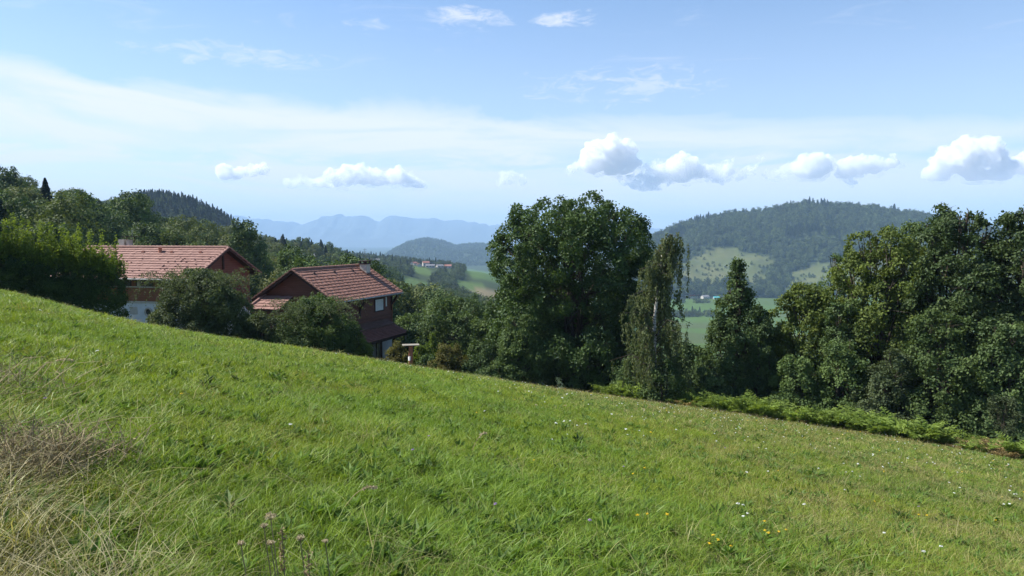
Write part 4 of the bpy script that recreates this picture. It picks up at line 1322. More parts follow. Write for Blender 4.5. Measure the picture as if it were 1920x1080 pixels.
    xs0, xs1 = F.find_x(259, -1.0, zr), F.find_x(235, -1.0, zr)
    c3 = MB(); c3.box(min(xs0, xs1), max(xs0, xs1), -1.55, -0.55, ct + 0.22, ct + 0.28)
    for xx in (min(xs0, xs1) + 0.45, max(xs0, xs1) - 0.1): c3.beam((xx, -1.1, ct - 0.3), (xx, -1.1, ct + 0.22), 0.05, 0.05)
    c3.build('chimney_cap', M['wood_dk'], chim)
    an_ = MB(); an_.beam((xd - 0.3, -1.1, ct - 0.5), (xd - 0.3, -1.1, ct + 0.9), 0.03, 0.03); an_.beam((xd - 0.9, -1.1, ct + 0.8), (xd + 0.4, -1.1, ct + 0.8), 0.02, 0.02)
    an_.build('antenna', M['metal'], chim)
    # snow stops scattered over the lower courses
    mb = MB()
    for k in range(70):
        y = rng.uniform(1.6, W / 2 - 0.3); x = round(rng.uniform(0.6, L - 0.6) / 0.62) * 0.62
        mb.box(x - 0.05, x + 0.05, y - 0.04, y + 0.04, pw(y) + 0.06, pw(y) + 0.15)
    tag(mb.build('snow_stops', M['tile_a'], roof), kind='stuff')


left_house()


# ---- right house: brown tiled roof, dark red boarding, lean-to roof over a terrace
def small_house():
    rng = np.random.default_rng(81)
    W, L = 8.2, 12.0
    rz = math.atan2(0.948, 0.319)
    A = at(628, 567, 60.0)
    ey = np.array([-math.sin(rz), math.cos(rz), 0])
    o = A + ey * W / 2
    ridge = at(548, 507, 61.3)
    zb = at(712, 676, 66)[2] - 0.2
    F = Frame(o[0], o[1], zb, rz)
    ze, zr = A[2] - zb, ridge[2] - zb
    root = tag(empty('wooden_house', F.o, rz), 'smaller right house with brown tiled roof, dark red gable and lean-to porch roof', 'house')
    ov, og = 0.8, 0.7
    yw = -(W / 2 - ov)
    z_split = F.find_z(722, 612, yw)
    roof, Wi, x0, x1, pw = house_shell(root, L, W, ze, zr, ov, og, z_split, M['wood_red'], M['stucco'], M['tile_b'], 12, rng, M['wood_red'])
    # boards of the right hand wall
    z = z_split
    while z < pw(yw) - 0.3:
        mb = MB(); mb.box(x0, x1, yw - 0.03 - rng.uniform(0, 0.008), yw + 0.006, z, z + 0.186, t=rng.uniform(0, 1)); mb.build('plank', M['wood_red'], root); z += 0.2
    xa, xb = F.find_x(703, yw), F.find_x(718, yw)
    z0_, z1_ = F.find_z(710, 582, yw), F.find_z(710, 561, yw)
    fr = MB()
    for q in ((xa - 0.1, xa, z0_ - 0.1, z1_ + 0.1), (xb, xb + 0.1, z0_ - 0.1, z1_ + 0.1), (xa, xb, z0_ - 0.1, z0_), (xa, xb, z1_, z1_ + 0.1)):
        fr.box(q[0], q[1], yw - 0.10, yw - 0.02, q[2], q[3])
    win = fr.build('window', M['wood_dk'], root)
    z = z0_
    sh = MB()
    while z < z1_ - 0.01:
        sh.box(xa + 0.004, xb - 0.004, yw - 0.075, yw - 0.035, z, min(z + 0.105, z1_ - 0.004), t=rng.uniform(0.3, 0.7)); z += 0.115
    sh.build('shutter', M['shutter'], win)
    xs = F.find_x(724, yw); mb = MB(); mb.box(xs - 0.12, xs + 0.12, yw - 0.06, yw - 0.03, z1_ - 0.8, z1_ + 0.1); mb.build('side_light', M['shutter'], root)
    for xx in (2.4, 5.2, x1 - 0.1):
        mb = MB(); mb.beam((xx, yw - 0.05, pw(yw) - 1.7), (xx, -W / 2 + 0.12, ze - 0.2), 0.14, 0.14); mb.beam((xx, yw - 0.08, pw(yw) - 2.2), (xx, yw - 0.08, pw(yw) - 0.1), 0.14, 0.12); mb.build('eaves_brace', M['wood_dk'], root)
    xd = x1 - 0.15
    mb = MB(); mb.tube([(L - 0.4, -W / 2 - 0.1, ze - 0.12), (L - 0.5, -W / 2 + 0.2, ze - 0.5), (xd, yw - 0.14, ze - 1.2), (xd, yw - 0.14, z_split - 0.2)], 0.05, 8)
    mb.build('downpipe', M['wood_or'], root, True)
    # vent tiles, snow stops and chimney
    for pxv in (589, 627, 661):
        x = F.find_x(pxv, -0.75, zr); mb = MB(); on_slope(mb, x, -0.75, pw(0.75) + 0.06, 0.36, 0.16); mb.build('vent_tile', M['wood_dk'], roof)
    mb = MB()
    for r in range(3, 12):
        for k in range(18):
            y = -(W / 2) * (r + 0.55) / 12; x = 0.5 + (k + 0.5 * (r % 2)) * 0.64 + rng.normal() * 0.03
            if x < L - 0.2: mb.box(x - 0.045, x + 0.045, y - 0.04, y + 0.04, pw(y) + 0.06, pw(y) + 0.15)
    tag(mb.build('snow_stops', M['tile_b'], roof), kind='stuff')
    xc = F.find_x(684.5, -0.95, zr); Yc = F.w(xc, -0.95, 0)[1]; ct = float(at(685, 495, Yc)[2] - zb)
    ch = MB(); ch.box(xc - 0.38, xc + 0.38, -1.3, -0.6, zr - 1.2, ct); chim = ch.build('chimney', M['cream'], root)
    c2 = MB(); c2.box(xc - 0.46, xc + 0.46, -1.38, -0.52, ct + 0.002, ct + 0.08)
    for sx in (-0.36, 0.36):
        for sy in (-1.26, -0.64): c2.box(xc + sx - 0.06, xc + sx + 0.06, sy - 0.06, sy + 0.06, ct + 0.08, ct + 0.26)
    c2.box(xc - 0.5, xc + 0.5, -1.42, -0.48, ct + 0.26, ct + 0.33); c2.build('chimney_cap', M['wood_dk'], chim)
    c3 = MB(); c3.hexa([(xc - 0.5, -1.45, pw(1.45)), (xc + 0.5, -1.45, pw(1.45)), (xc + 0.5, -0.5, pw(0.5)), (xc - 0.5, -0.5, pw(0.5)), (xc - 0.5, -1.45, pw(1.45) + 0.16), (xc + 0.5, -1.45, pw(1.45) + 0.16), (xc + 0.5, -0.5, pw(0.5) + 0.16), (xc - 0.5, -0.5, pw(0.5) + 0.16)]); c3.build('flashing', M['lead'], chim)
    an_ = MB(); an_.beam((xc, -0.95, ct + 0.3), (xc, -0.95, ct + 1.5), 0.03, 0.03)
    for k, zz in enumerate((0.8, 1.0, 1.2, 1.4)): an_.beam((xc - 0.35, -0.95, ct + zz), (xc + 0.35, -0.95, ct + zz), 0.02, 0.02)
    an_.build('antenna', M['metal'], chim)
    # lean-to over the terrace: an upper flat strip and the tiled slope
    xl, xr = F.find_x(640, yw), F.find_x(723, yw)
    zt = F.find_z(700, 601, yw); zl = F.find_z(723, 613, yw)
    lean = MB()
    yo = yw - 2.5
    lean.hexa([(xl, yw - 0.04, zt - 0.35), (xl, yo, zt - 1.35), (xr, yo, zt - 1.35), (xr, yw - 0.04, zt - 0.35),
               (xl, yw - 0.04, zt - 0.22), (xl, yo, zt - 1.24), (xr, yo, zt - 1.24), (xr, yw - 0.04, zt - 0.22)][::1])
    lean_o = lean.build('porch_roof', M['wood_dk'], root)
    tile_slope(lean_o, (xl, yw - 0.9, zt - 0.56), (xr, yw - 0.9, zt - 0.56), (xl, yo - 0.06, zt - 1.26), (xr, yo - 0.06, zt - 1.26), 8, 0.22, M['tile_c'], rng)
    fl = MB(); fl.hexa([(xl, yw - 1.0, zt - 0.58), (xr, yw - 1.0, zt - 0.58), (xr, yw - 0.035, zt - 0.2), (xl, yw - 0.035, zt - 0.2),
                        (xl, yw - 1.0, zt - 0.44), (xr, yw - 1.0, zt - 0.44), (xr, yw - 0.035, zt - 0.06), (xl, yw - 0.035, zt - 0.06)]); fl.build('flashing', M['lead'], lean_o)
    fb = MB(); fb.beam((xl, yo - 0.08, zt - 1.36), (xr, yo - 0.08, zt - 1.36), 0.05, 0.2); fb.build('fascia', M['wood_dk'], lean_o)
    for xx in np.linspace(xl + 0.3, xr - 0.3, 4):
        p = MB(); p.box(xx - 0.07, xx + 0.07, yo + 0.1, yo + 0.24, -1.0, zt - 1.3); p.build('porch_post', M['wood_dk'] if xx < xr - 1 else M['stucco'], root)
    # terrace doors in the white wall
    for xx in np.linspace(xl + 1.2, xr - 1.4, 3):
        d = MB(); d.box(xx - 0.5, xx + 0.5, yw - 0.05, yw - 0.004, 0.0, 2.15); do = d.build('terrace_door', M['glass'], root)
        f2 = MB()
        for a, b in ((-0.56, -0.48), (-0.03, 0.03), (0.48, 0.56)): f2.box(xx + a, xx + b, yw - 0.08, yw - 0.052, 0.0, 2.2)
        f2.build('frame', M['wood_dk'], do)
    # hipped annexe roof at the left of the gable
    yl = W / 2 + 0.9; ti = (x0 - 0.04, 1.2, zr - 2.15)
    T1 = np.array([x0 - 0.05, W / 2 - 0.9, zr - 2.25]); T0 = np.array([x0 - 0.05, 0.4, zr - 2.25])
    B1 = np.array([x0 - 2.0, W / 2 - 0.6, zr - 3.25]); B0 = np.array([x0 - 2.0, 0.4, zr - 3.25]); B2 = np.array([x0 - 0.05, W / 2 + 1.2, zr - 3.25])
    ax = MB(); ax.add([T0, T1, B1, B0, B2, T0 - (0, 0, .12), T1 - (0, 0, .12), B1 - (0, 0, .12), B0 - (0, 0, .12), B2 - (0, 0, .12)],
                      [(0, 1, 2, 3), (8, 7, 6, 5), (3, 2, 7, 8), (2, 4, 9, 7)], [(1, 4, 2), (7, 9, 6)])
    axo = ax.build('annexe_roof', M['wood_dk'], root)
    tile_slope(axo, T0, T1, B0, B1, 5, 0.3, M['tile_a'], rng)
    tile_slope(axo, T1 + (0, .01, 0), T1 + (0, .06, 0), B1 + (0, 0.02, 0), B2, 5, 0.3, M['tile_a'], rng)
    hp_ = MB(); hp_.tube([T1 + (0, 0, .1), B1 + (0, 0, .1)], 0.14, 8, cap=True); hp_.build('hip_tiles', M['tile_a'], axo)
    aw = MB(); aw.box(x0 - 1.7, x0 - 0.06, 0.6, W / 2 - 0.8, -1, zr - 3.2); aw.build('annexe_wall', M['wood_red'], root)


small_house()

# ---- corner of a third house behind the hedge
def corner_house():
    g = at(-110, 430, 74.0); zb = float(ground_z(g[0], 74)) - 0.5
    root = tag(empty('house_corner', (g[0], 74, zb), math.radians(8)), 'grey green roof corner of a house cut by the left edge', 'house')
    ze = at(4, 422, 74)[2] - zb
    b = MB(); b.box(-7, 1.9, 0.4, 6, -2, ze - 0.2); b.build('wall', M['wood_dk'], root)
    r = MB(); r.hexa([(-7.5, -0.2, ze - 0.1), (2.95, -0.2, ze - 0.1), (2.95, 3.2, ze + 0.9), (-7.5, 3.2, ze + 0.9), (-7.5, -0.2, ze + 0.05), (2.95, -0.2, ze + 0.05), (2.95, 3.2, ze + 1.05), (-7.5, 3.2, ze + 1.05)])
    r.hexa([(-7.5, 3.2, ze + 0.9), (2.95, 3.2, ze + 0.9), (2.95, 6.6, ze - 0.1), (-7.5, 6.6, ze - 0.1), (-7.5, 3.2, ze + 1.05), (2.95, 3.2, ze + 1.05), (2.95, 6.6, ze + 0.05), (-7.5, 6.6, ze + 0.05)])
    ro = r.build('roof', M['metal'], root)
    gt = MB(); gt.tube([(-7.4, -0.28, ze), (2.95, -0.28, ze)], 0.08, 6, cap=True); gt.build('gutter', M['shutter'], ro)


corner_house()

# ---- garden things beside the porch
def garden_things():
    D = 54.0; g = at(770, 646, D); zg_ = float(ground_z(g[0], D))
    root = tag(empty('garden_table', (g[0], D, zg_), math.radians(12)), 'flat pale topped table on a brown post in the garden right of the porch', 'table')
    zt = g[2] - zg_
    t = MB()
    for k in range(4): t.box(-0.62, 0.62, -0.4 + k * 0.2, -0.21 + k * 0.2, zt - 0.04, zt, t=0.3 + 0.1 * k)
    t.build('table_top', M['plank_pale'], root)
    p = MB(); p.box(-0.14, 0.14, -0.14, 0.14, -0.2, zt - 0.045); p.beam((-0.5, 0, zt - 0.08), (0.5, 0, zt - 0.08), 0.08, 0.07); p.build('post', M['terracotta'], root)
    D = 53.2; g = at(768, 671, D); zb = max(float(ground_z(g[0], D)), g[2] - 0.2)
    root = tag(empty('bucket', (g[0], D, zb)), 'small white bucket below the pale topped garden table', 'bucket')
    b = MB(); b.tube([(0, 0, 0), (0, 0, 0.28), (0, 0, 0.285), (0, 0, 0.05)], [0.09, 0.115, 0.10, 0.08], 14, cap=True); b.build('pail', M['plastic_w'], root, True)
    h = MB(); u = np.linspace(0, math.pi, 9); h.tube([(0.115 * math.cos(a), 0.0, 0.28 + 0.12 * math.sin(a)) for a in u], 0.006, 5); h.build('handle', M['metal'], root)


garden_things()

# ------------------------------------------------------------------ far villages
def far_house(px, D, w, l, h, rz, roofm, wallm, label, roof_h=None):
    x = float(at(px, 445, D)[0]); z = float(ground_z(x, D))
    root = tag(empty('far_house', (x, D, z), math.radians(rz)), label, 'house', 'far village houses')
    rh = roof_h or w * 0.28
    b = MB(); b.box(-l / 2, l / 2, -w / 2, w / 2, -4, h)
    for s in (-1, 1): b.add([(s * l / 2, -w / 2, h), (s * l / 2, w / 2, h), (s * l / 2, 0, h + rh)], tris=[(0, 1, 2) if s > 0 else (0, 2, 1)])
    b.build('wall', wallm, root)
    r = MB()
    for s in (-1, 1):
        c = [(-l / 2 - .5, 0, h + rh), (l / 2 + .5, 0, h + rh), (l / 2 + .5, s * (w / 2 + .6), h - 0.3), (-l / 2 - .5, s * (w / 2 + .6), h - 0.3)]
        t = [(a, b_, c_ + 0.25) for a, b_, c_ in c]
        r.hexa((c + t) if s > 0 else (c[::-1] + t[::-1]))
    r.build('roof', roofm, root)
    n = max(2, int(l / 4))
    for s in (-1, 1):
        for k in range(n):
            xx = -l / 2 + (k + 0.5) * l / n
            v = MB(); ya = s * (w / 2 + 0.03); v.box(xx - 0.6, xx + 0.6, min(ya, ya - s * 0.1), max(ya, ya - s * 0.1), h * 0.45, h * 0.45 + 1.4)
            v.build('window', M['glass'], root)


M.update(v_red=solid_mat('village_red_roof', (0.62, 0.10, 0.07), (0.5, 0.08, 0.06), 0.5), v_brown=solid_mat('village_brown_roof', (0.30, 0.13, 0.09), (0.22, 0.10, 0.08), 0.5),
         v_grey=solid_mat('village_grey_roof', (0.20, 0.19, 0.20), (0.15, 0.15, 0.16), 0.5), v_white=solid_mat('village_white_wall', (0.50, 0.47, 0.42), (0.42, 0.40, 0.36), 0.5),
         v_teal=solid_mat('village_teal_roof', (0.10, 0.42, 0.42), (0.08, 0.36, 0.36), 0.5))
for a in VILLAGE:
    far_house(a[0], a[1], a[2] * 0.85, a[3] * 0.8, a[4] * 0.85, a[5], M[a[6]], M[a[7]], a[8])

# ------------------------------------------------------------------ the meadow grass
def blades_mesh(name, n, hmin, hmax, wid, spread, lean, mats, rng, droop=0.5, head=0.0, dry=0.0, midx=0, seg=3, wind=(-0.25, -0.1)):
    """a tuft of n tapering, bending blades"""
    a = rng.uniform(0, 6.283, n); r = spread * np.sqrt(rng.random(n))
    base = np.stack([r * np.cos(a), r * np.sin(a), np.full(n, -0.02)], -1)
    h = rng.uniform(hmin, hmax, n) * (1 - 0.25 * r / spread)
    b = rng.uniform(0, 6.283, n); ln = lean * rng.uniform(0.2, 1.3, n)
    dirv = np.stack([np.cos(b) * ln + wind[0], np.sin(b) * ln + wind[1], np.zeros(n)], -1)
    side = unit(np.stack([-np.sin(b), np.cos(b), np.zeros(n)], -1) + rng.normal(size=(n, 3)) * 0.5); side[:, 2] *= 0.3
    w = wid * rng.uniform(0.7, 1.3, n)
    ring = []
    ts = np.linspace(0, 1, seg + 1)
    for t in ts[:-1]:
        c = base + dirv * (h * t ** 1.7)[:, None] + np.stack([0 * h, 0 * h, h * (t - droop * 0.5 * t * t * np.minimum(1.0, ln + 0.3))], -1)
        ww = (w * (1 - t) ** 0.6 * (0.75 + 0.5 * t))[:, None] * 0.5
        ring += [c - side * ww, c + side * ww]
    tip = base + dirv * h[:, None] + np.stack([0 * h, 0 * h, h * (1 - droop * 0.5 * np.minimum(1.0, ln + 0.3))], -1)
    V = np.stack(ring + [tip], 1)                                   # (n, 2*seg+1, 3)
    m = 2 * seg + 1
    k = np.arange(n)[:, None] * m
    Q = np.concatenate([np.concatenate([k + 2 * s, k + 2 * s + 1, k + 2 * s + 3, k + 2 * s + 2], 1) for s in range(seg - 1)])
    T = np.concatenate([k + 2 * seg - 2, k + 2 * seg - 1, k + 2 * seg], 1)
    tint = np.repeat(np.clip(dry + rng.normal(size=n) * 0.28 + 0.36, 0, 1)[:, None], m, 1)
    V, tint = V.reshape(-1, 3), tint.ravel()
    if head:
        # seed heads: little crossed spindles at the tips
        hv, hq = [], []
        ax = unit(dirv + (0, 0, 0.8)); s1 = unit(np.cross(ax, (0, 0, 1.0)) + 1e-3); s2 = np.cross(ax, s1)
        L = head * rng.uniform(0.7, 1.3, n)[:, None]
        for s in (s1, s2):
            o = len(V) + sum(len(q) for q in hv)
            q = np.stack([tip - ax * L * 0.5, tip + s * L * 0.085, tip + ax * L * 0.6, tip - s * L * 0.085], 1).reshape(-1, 3)
            hv.append(q); hq.append(np.arange(len(q)).reshape(-1, 4) + o)
        V = np.concatenate([V] + hv); nq = len(Q)
        Q = np.concatenate([Q] + hq)
        tint = np.concatenate([tint] + [np.clip(rng.normal(0.6, 0.2, len(q)), 0, 1) for q in hv])
    return mesh_np(name, V, [Q, T], mats, tint=tint)


def rosette_mesh(name, n, ln, wd, mat, rng, rise=0.5):
    C, N_, S_, T_, A_ = [], [], [], [], []
    for k in range(n):
        a = rng.uniform(0, 6.283); l = ln * rng.uniform(0.7, 1.2); el_ = rng.uniform(0.15, 1.0) * rise
        d = np.array([math.cos(a), math.sin(a), el_])
        C.append(d * l * 0.5 + (0, 0, 0.02)); A_.append(d); N_.append(np.array([-math.cos(a) * el_, -math.sin(a) * el_, 1.0]) + rng.normal(size=3) * 0.2); S_.append(l); T_.append(rng.uniform(0.1, 0.9))
    return leaves_mesh(name, np.array(C), np.array(N_), np.array(S_), np.array(T_), mat, rng, wd / ln, np.array(A_))


def grass_mat(name, g0, g1, d0, d1, transl=0.36, rough=0.45):
    """blades run from green to straw with the tuft's own dryness"""
    m, nt, out = new_mat(name)
    t = attr(nt, 'tint')
    dry = attr(nt, 'dry', 'INSTANCER'); hue = attr(nt, 'hue', 'INSTANCER')
    g = mixc(nt, t, g0, g1)
    g = mixc(nt, hue, g, mixc(nt, 1.0, g, (1.45, 1.12, 0.75), 'MULTIPLY'))
    d = mixc(nt, t, d0, d1)
    c = mixc(nt, (dry * 1.5 + t * 0.8 - 0.75).smooth(0.0, 0.6), g, d)
    p = nd(nt, 'ShaderNodeBsdfPrincipled'); p.inputs['Roughness'].default_value = rough; p.inputs['Specular IOR Level'].default_value = 0.25
    nt.links.new(c, p.inputs['Base Color'])
    tr = nd(nt, 'ShaderNodeBsdfTranslucent'); nt.links.new(mixc(nt, 1.0, c, (1.2, 1.15, 0.6), 'MULTIPLY'), tr.inputs['Color'])
    mx = nd(nt, 'ShaderNodeMixShader'); mx.inputs[0].default_value = transl
    nt.links.new(p.outputs[0], mx.inputs[1]); nt.links.new(tr.outputs[0], mx.inputs[2]); nt.links.new(mx.outputs[0], out.inputs[0])
    return m


M['grass'] = grass_mat('meadow_grass', (0.105, 0.195, 0.016), (0.245, 0.360, 0.038), (0.24, 0.230, 0.070), (0.44, 0.39, 0.17))
M['straw'] = grass_mat('dry_stalks', (0.17, 0.18, 0.06), (0.36, 0.34, 0.15), (0.20, 0.17, 0.08), (0.46, 0.41, 0.23), 0.25, 0.6)
M['herb'] = leaf_mat('broad_herb_leaves', (0.060, 0.125, 0.020), (0.150, 0.240, 0.045), 0.36, 0.45)
M['seedy'] = grass_mat('seed_stalks', (0.095, 0.120, 0.035), (0.20, 0.18, 0.075), (0.19, 0.14, 0.07), (0.36, 0.27, 0.14), 0.25, 0.6)
rng = np.random.default_rng(90)
def tuft_set(w, sp, k, seg):
    """fourteen tufts: short, lush, broad rosettes, seed stalks, straw; w widens the blades for the farther belts"""
    W = (-0.12, -0.05)
    return [blades_mesh('tuft', int(95 * k), 0.06, 0.17, 0.0042 * w, 0.17 * sp, 1.0, [M['grass']], rng, seg=seg, wind=W) for q in range(4)] + \
           [blades_mesh('lush_tuft', int(54 * k), 0.10, 0.25, 0.0065 * w, 0.14 * sp, 1.1, [M['grass']], rng, droop=0.8, seg=seg, wind=W) for q in range(3)] + \
           [rosette_mesh('rosette', int(18 * k), 0.10 * w ** 0.4, 0.034 * w ** 0.4, M['herb'], rng, 0.9) for q in range(2)] + \
           [blades_mesh('seed_stalk', int(12 * k), 0.15, 0.29, 0.0032 * w, 0.20 * sp, 0.35, [M['seedy']], rng, head=0.020 * w ** 0.6, seg=seg, wind=W) for q in range(2)] + \
           [blades_mesh('straw', int(34 * k), 0.14, 0.44, 0.0034 * w, 0.20 * sp, 1.5, [M['straw']], rng, droop=1.2, seg=seg) for q in range(3)]


G_NEAR = tuft_set(1.0, 1.0, 1.0, 3)
G_MID = tuft_set(1.7, 1.5, 1.0, 2)
G_FAR = tuft_set(3.0, 2.2, 0.95, 2)


def meadow_points(d0, d1, dens, rng):
    n = int(dens * 1.62 * (d1 * d1 - d0 * d0) / 2)
    y = np.sqrt(rng.uniform(d0 * d0, d1 * d1, n)); x = rng.uniform(-0.81, 0.81, n) * y
    return x, y


def dryness(x, y):
    """how straw-like the sward is: lush in the middle, seedy to the right and far, dry by the path at the left"""
    P = np.stack([x, y, ground_z(x, y)], -1); px, py = proj(P)
    d = 0.10 + 0.34 * smoothstep(800, 1700, px + (y - 10) * 18) + 0.12 * smoothstep(20, 45, y)
    left = smoothstep(440, -60, px + np.maximum(0, 930 - py) * 1.9 - (fbm(x * 0.9, y * 0.9, 17) - 0.5) * 520)
    d = np.maximum(d, 0.62 * left)
    return np.clip(d + (fbm(x / 1.4, y / 1.4, 14) - 0.5) * 0.45 + (fbm(x / 0.35, y / 0.35, 15) - 0.5) * 0.25, 0, 1), left


def sow(name, label, d0, d1, dens, meshes, rng, sc=1.0, fade=True):
    x, y = meadow_points(d0, d1, dens, rng)
    E = np.interp(960 + FPX * x / y, EDGE_PX, EDGE_D)
    k = (y < E + 4.0) & (rng.random(len(y)) < smoothstep(d0, d0 * 1.35, y) * (smoothstep(d1, d1 * 0.75, y) if fade else 1.0)) if d0 > 3 else (rng.random(len(y)) < smoothstep(d1, d1 * 0.72, y))
    x, y = x[k], y[k]
    dry, left = dryness(x, y)
    n = len(x); u = rng.random(n)
    lush = smoothstep(0.42, 0.68, fbm(x / 1.1, y / 1.1, 16))
    p_straw = 0.012 + 0.30 * left ** 1.3 + 0.03 * dry
    p_seed = 0.05 + 0.48 * np.clip(dry - 0.15, 0, 1) * (1 - left)
    p_ros = 0.13 + 0.08 * lush
    p_lush = 0.12 + 0.40 * lush * (1 - dry)
    idx = rng.integers(0, 4, n)
    idx = np.where(u < p_lush, 4 + rng.integers(0, 3, n), idx)
    u2 = rng.random(n)
    idx = np.where(u2 < p_ros, 7 + rng.integers(0, 2, n), idx)
    idx = np.where((u2 > 0.2) & (u2 < 0.2 + p_seed), 9 + rng.integers(0, 2, n), idx)
    idx = np.where(u2 > 1 - p_straw, 11 + rng.integers(0, 3, n), idx)
    s = sc * rng.uniform(0.7, 1.25, n) * (0.8 + 0.45 * fbm(x / 0.8, y / 0.8, 19)) * (1 + 0.35 * left)
    z = ground_z(x, y)
    # terrain relief of the sheet itself
    rr = np.hypot(x, y)
    z = z + (fbm(x / 1.7, y / 1.7, 3) - 0.5) * 0.10 * smoothstep(2, 6, rr) * smoothstep(60, 40, rr)
    rot = np.stack([rng.normal(size=n) * 0.12, rng.normal(size=n) * 0.12 - 0.08, rng.uniform(-2.6, 2.6, n)], -1)
    hue = np.clip(fbm(x / 2.2, y / 2.2, 23) * 1.7 - 0.45 + rng.normal(size=n) * 0.15, 0, 1)
    return scatter(name, label, np.stack([x, y, z], -1), rot, s, idx, meshes, {'dry': dry, 'hue': hue})


sow('meadow_grass', 'green meadow grass with dry stalks in the foreground', 2.2, 11, 135, G_NEAR, rng)
sow('middle_meadow_grass', 'green meadow grass across the middle of the slope', 6.5, 24, 52, G_MID, rng)
sow('far_meadow_grass', 'green to olive meadow grass out to the trees', 15, 54, 21, G_FAR, rng, 1.0, False)

# ------------------------------------------------------------------ wild flowers and single plants in the meadow
M.update(
    petal_y=leaf_mat('yellow_petals', (0.78, 0.50, 0.02), (0.85, 0.62, 0.04), 0.25, 0.5, tcol=(1, 1, 1)),
    petal_w=leaf_mat('white_petals', (0.70, 0.72, 0.66), (0.82, 0.83, 0.80), 0.25, 0.5, tcol=(1, 1, 1)),
    petal_p=leaf_mat('purple_petals', (0.32, 0.18, 0.42), (0.42, 0.30, 0.55), 0.25, 0.5, tcol=(1, 1, 1)),
    stem=leaf_mat('flower_stems', (0.06, 0.11, 0.02), (0.10, 0.16, 0.03), 0.2, 0.5),
    deadstem=leaf_mat('dead_stems', (0.18, 0.135, 0.07), (0.42, 0.34, 0.19), 0.15, 0.7, tcol=(1, 0.9, 0.7)),
    seedhead=leaf_mat('dry_seed_heads', (0.32, 0.26, 0.16), (0.62, 0.52, 0.34), 0.2, 0.7, tcol=(1, 0.9, 0.7)),
    dock=leaf_mat('dock_leaves', (0.028, 0.062, 0.016), (0.060, 0.110, 0.024), 0.3, 0.4),
)


def meadow_point(px, py):
    """where the line of sight through (px, py) meets the meadow"""
    d = np.geomspace(2, 60, 1500); P = at(px, py, d)
    below = P[:, 2] < ground_z(P[:, 0], P[:, 1])
    i = int(np.argmax(below)) if below.any() else len(d) - 1
    return P[i]


def flower(kind, px, py, rng, size):
    p = meadow_point(px, py); D = p[1]
    names = dict(y='yellow_flower', w='white_flower', p='purple_flower')
    labels = dict(y='small yellow dandelion like flower in the grass', w='flat white flower head in the grass', p='small mauve flower in the grass')
    h = rng.uniform(0.16, 0.24)
    g = float(ground_z(p[0], p[1]))
    zn = 'far out in the meadow' if py < 850 else ('in the lower right foreground' if px > 1480 else ('in the foreground right of the middle' if px > 960 else 'in the left half of the meadow'))
    root = tag(empty(names[kind], (p[0], p[1], g), rng.uniform(0, 6.28)), labels[kind].replace('in the grass', zn), 'flower', labels[kind] + ' ' + zn)
    mb = MB(); mb.tube([(0, 0, 0), (0.01, 0, h * 0.6), (0.0, 0.01, h)], [0.0025, 0.002, 0.002], 4); mb.build('stalk', M['stem'], root)
    n = 26 if kind != 'w' else 34
    a = rng.uniform(0, 6.283, n); r = size * np.sqrt(rng.random(n)) * 0.5
    C = np.stack([r * np.cos(a), r * np.sin(a) + 0.01, h + 0.012 - r * 0.25 + rng.normal(size=n) * 0.003], -1)
    N_ = np.stack([np.cos(a) * 0.3, np.sin(a) * 0.3, np.ones(n)], -1) + rng.normal(size=(n, 3)) * 0.15
    mobj('flower_head', leaves_mesh('flower_head', C, N_, np.full(n, size * 0.42), rng.uniform(0, 1, n), M['petal_' + kind], rng, 0.6), root)


rng = np.random.default_rng(95)
for px, py in ((1434, 1010), (1457, 1030), (1475, 1029), (1433, 1034), (1438, 1032), (1335, 1058), (1347, 1059), (1330, 1076), (1365, 1076),
               (1194, 1008), (1210, 1009), (1255, 1007), (1004, 900), (1455, 905), (1722, 995), (1737, 992), (1640, 965), (1189, 915), (1209, 913), (1156, 793), (893, 796), (968, 766), (341, 778), (1870, 935), (1880, 950)):
    flower('y', px + rng.normal() * 2, py, rng, rng.uniform(0.02, 0.032))
for px, py in ((1382, 983), (1391, 978), (1401, 999), (1393, 1009), (1505, 979), (1730, 1064), (1764, 1062), (1587, 902), (1598, 901), (1613, 914), (1800, 930), (1780, 925), (1788, 949), (1880, 968),
               (1893, 967), (1068, 806), (1081, 815), (1099, 819), (546, 831), (1535, 895), (1440, 905), (1655, 1030), (1910, 957), (1895, 930)):
    flower('w', px, py, rng, rng.uniform(0.026, 0.042))
for px, py in ((1358, 860), (1722, 972), (86, 790), (804, 848), (1170, 900), (1107, 1030), (930, 990), (776, 878)):
    flower('p', px, py, rng, 0.03)

# the many tiny far flowers and seed heads
def tiny(mat, size):
    r = np.random.default_rng(5); n = 8
    a = r.uniform(0, 6.283, n); q = size * 0.4 * np.sqrt(r.random(n))
    C = np.stack([q * np.cos(a), q * np.sin(a), 0.20 + r.normal(size=n) * 0.008], -1)
    return leaves_mesh('floret', C, np.tile((0, -0.2, 1.0), (n, 1)) + r.normal(size=(n, 3)) * 0.3, np.full(n, size * 0.7), r.uniform(0, 1, n), M[mat], r, 0.8)


x, y = meadow_points(9, 50, 0.95, rng)
Pm = np.stack([x, y, ground_z(x, y)], -1); fx, fy = proj(Pm)
wgt = 0.06 + 0.94 * smoothstep(650, 1200, fx + (y - 20) * 8) * smoothstep(8, 24, y)
k = (rng.random(len(x)) < wgt) & (y < np.interp(fx, EDGE_PX, EDGE_D))
Pm = Pm[k]; n = len(Pm)
scatter('wild_flowers', 'tiny white and yellow wild flowers sprinkled over the far meadow', Pm, np.stack([np.zeros(n), np.zeros(n), rng.uniform(0, 6.28, n)], -1),
        rng.uniform(0.7, 1.2, n), rng.choice([0, 1, 2], n, p=[0.72, 0.16, 0.12]), [tiny('petal_w', 0.036), tiny('petal_y', 0.034), tiny('seedhead', 0.06)])

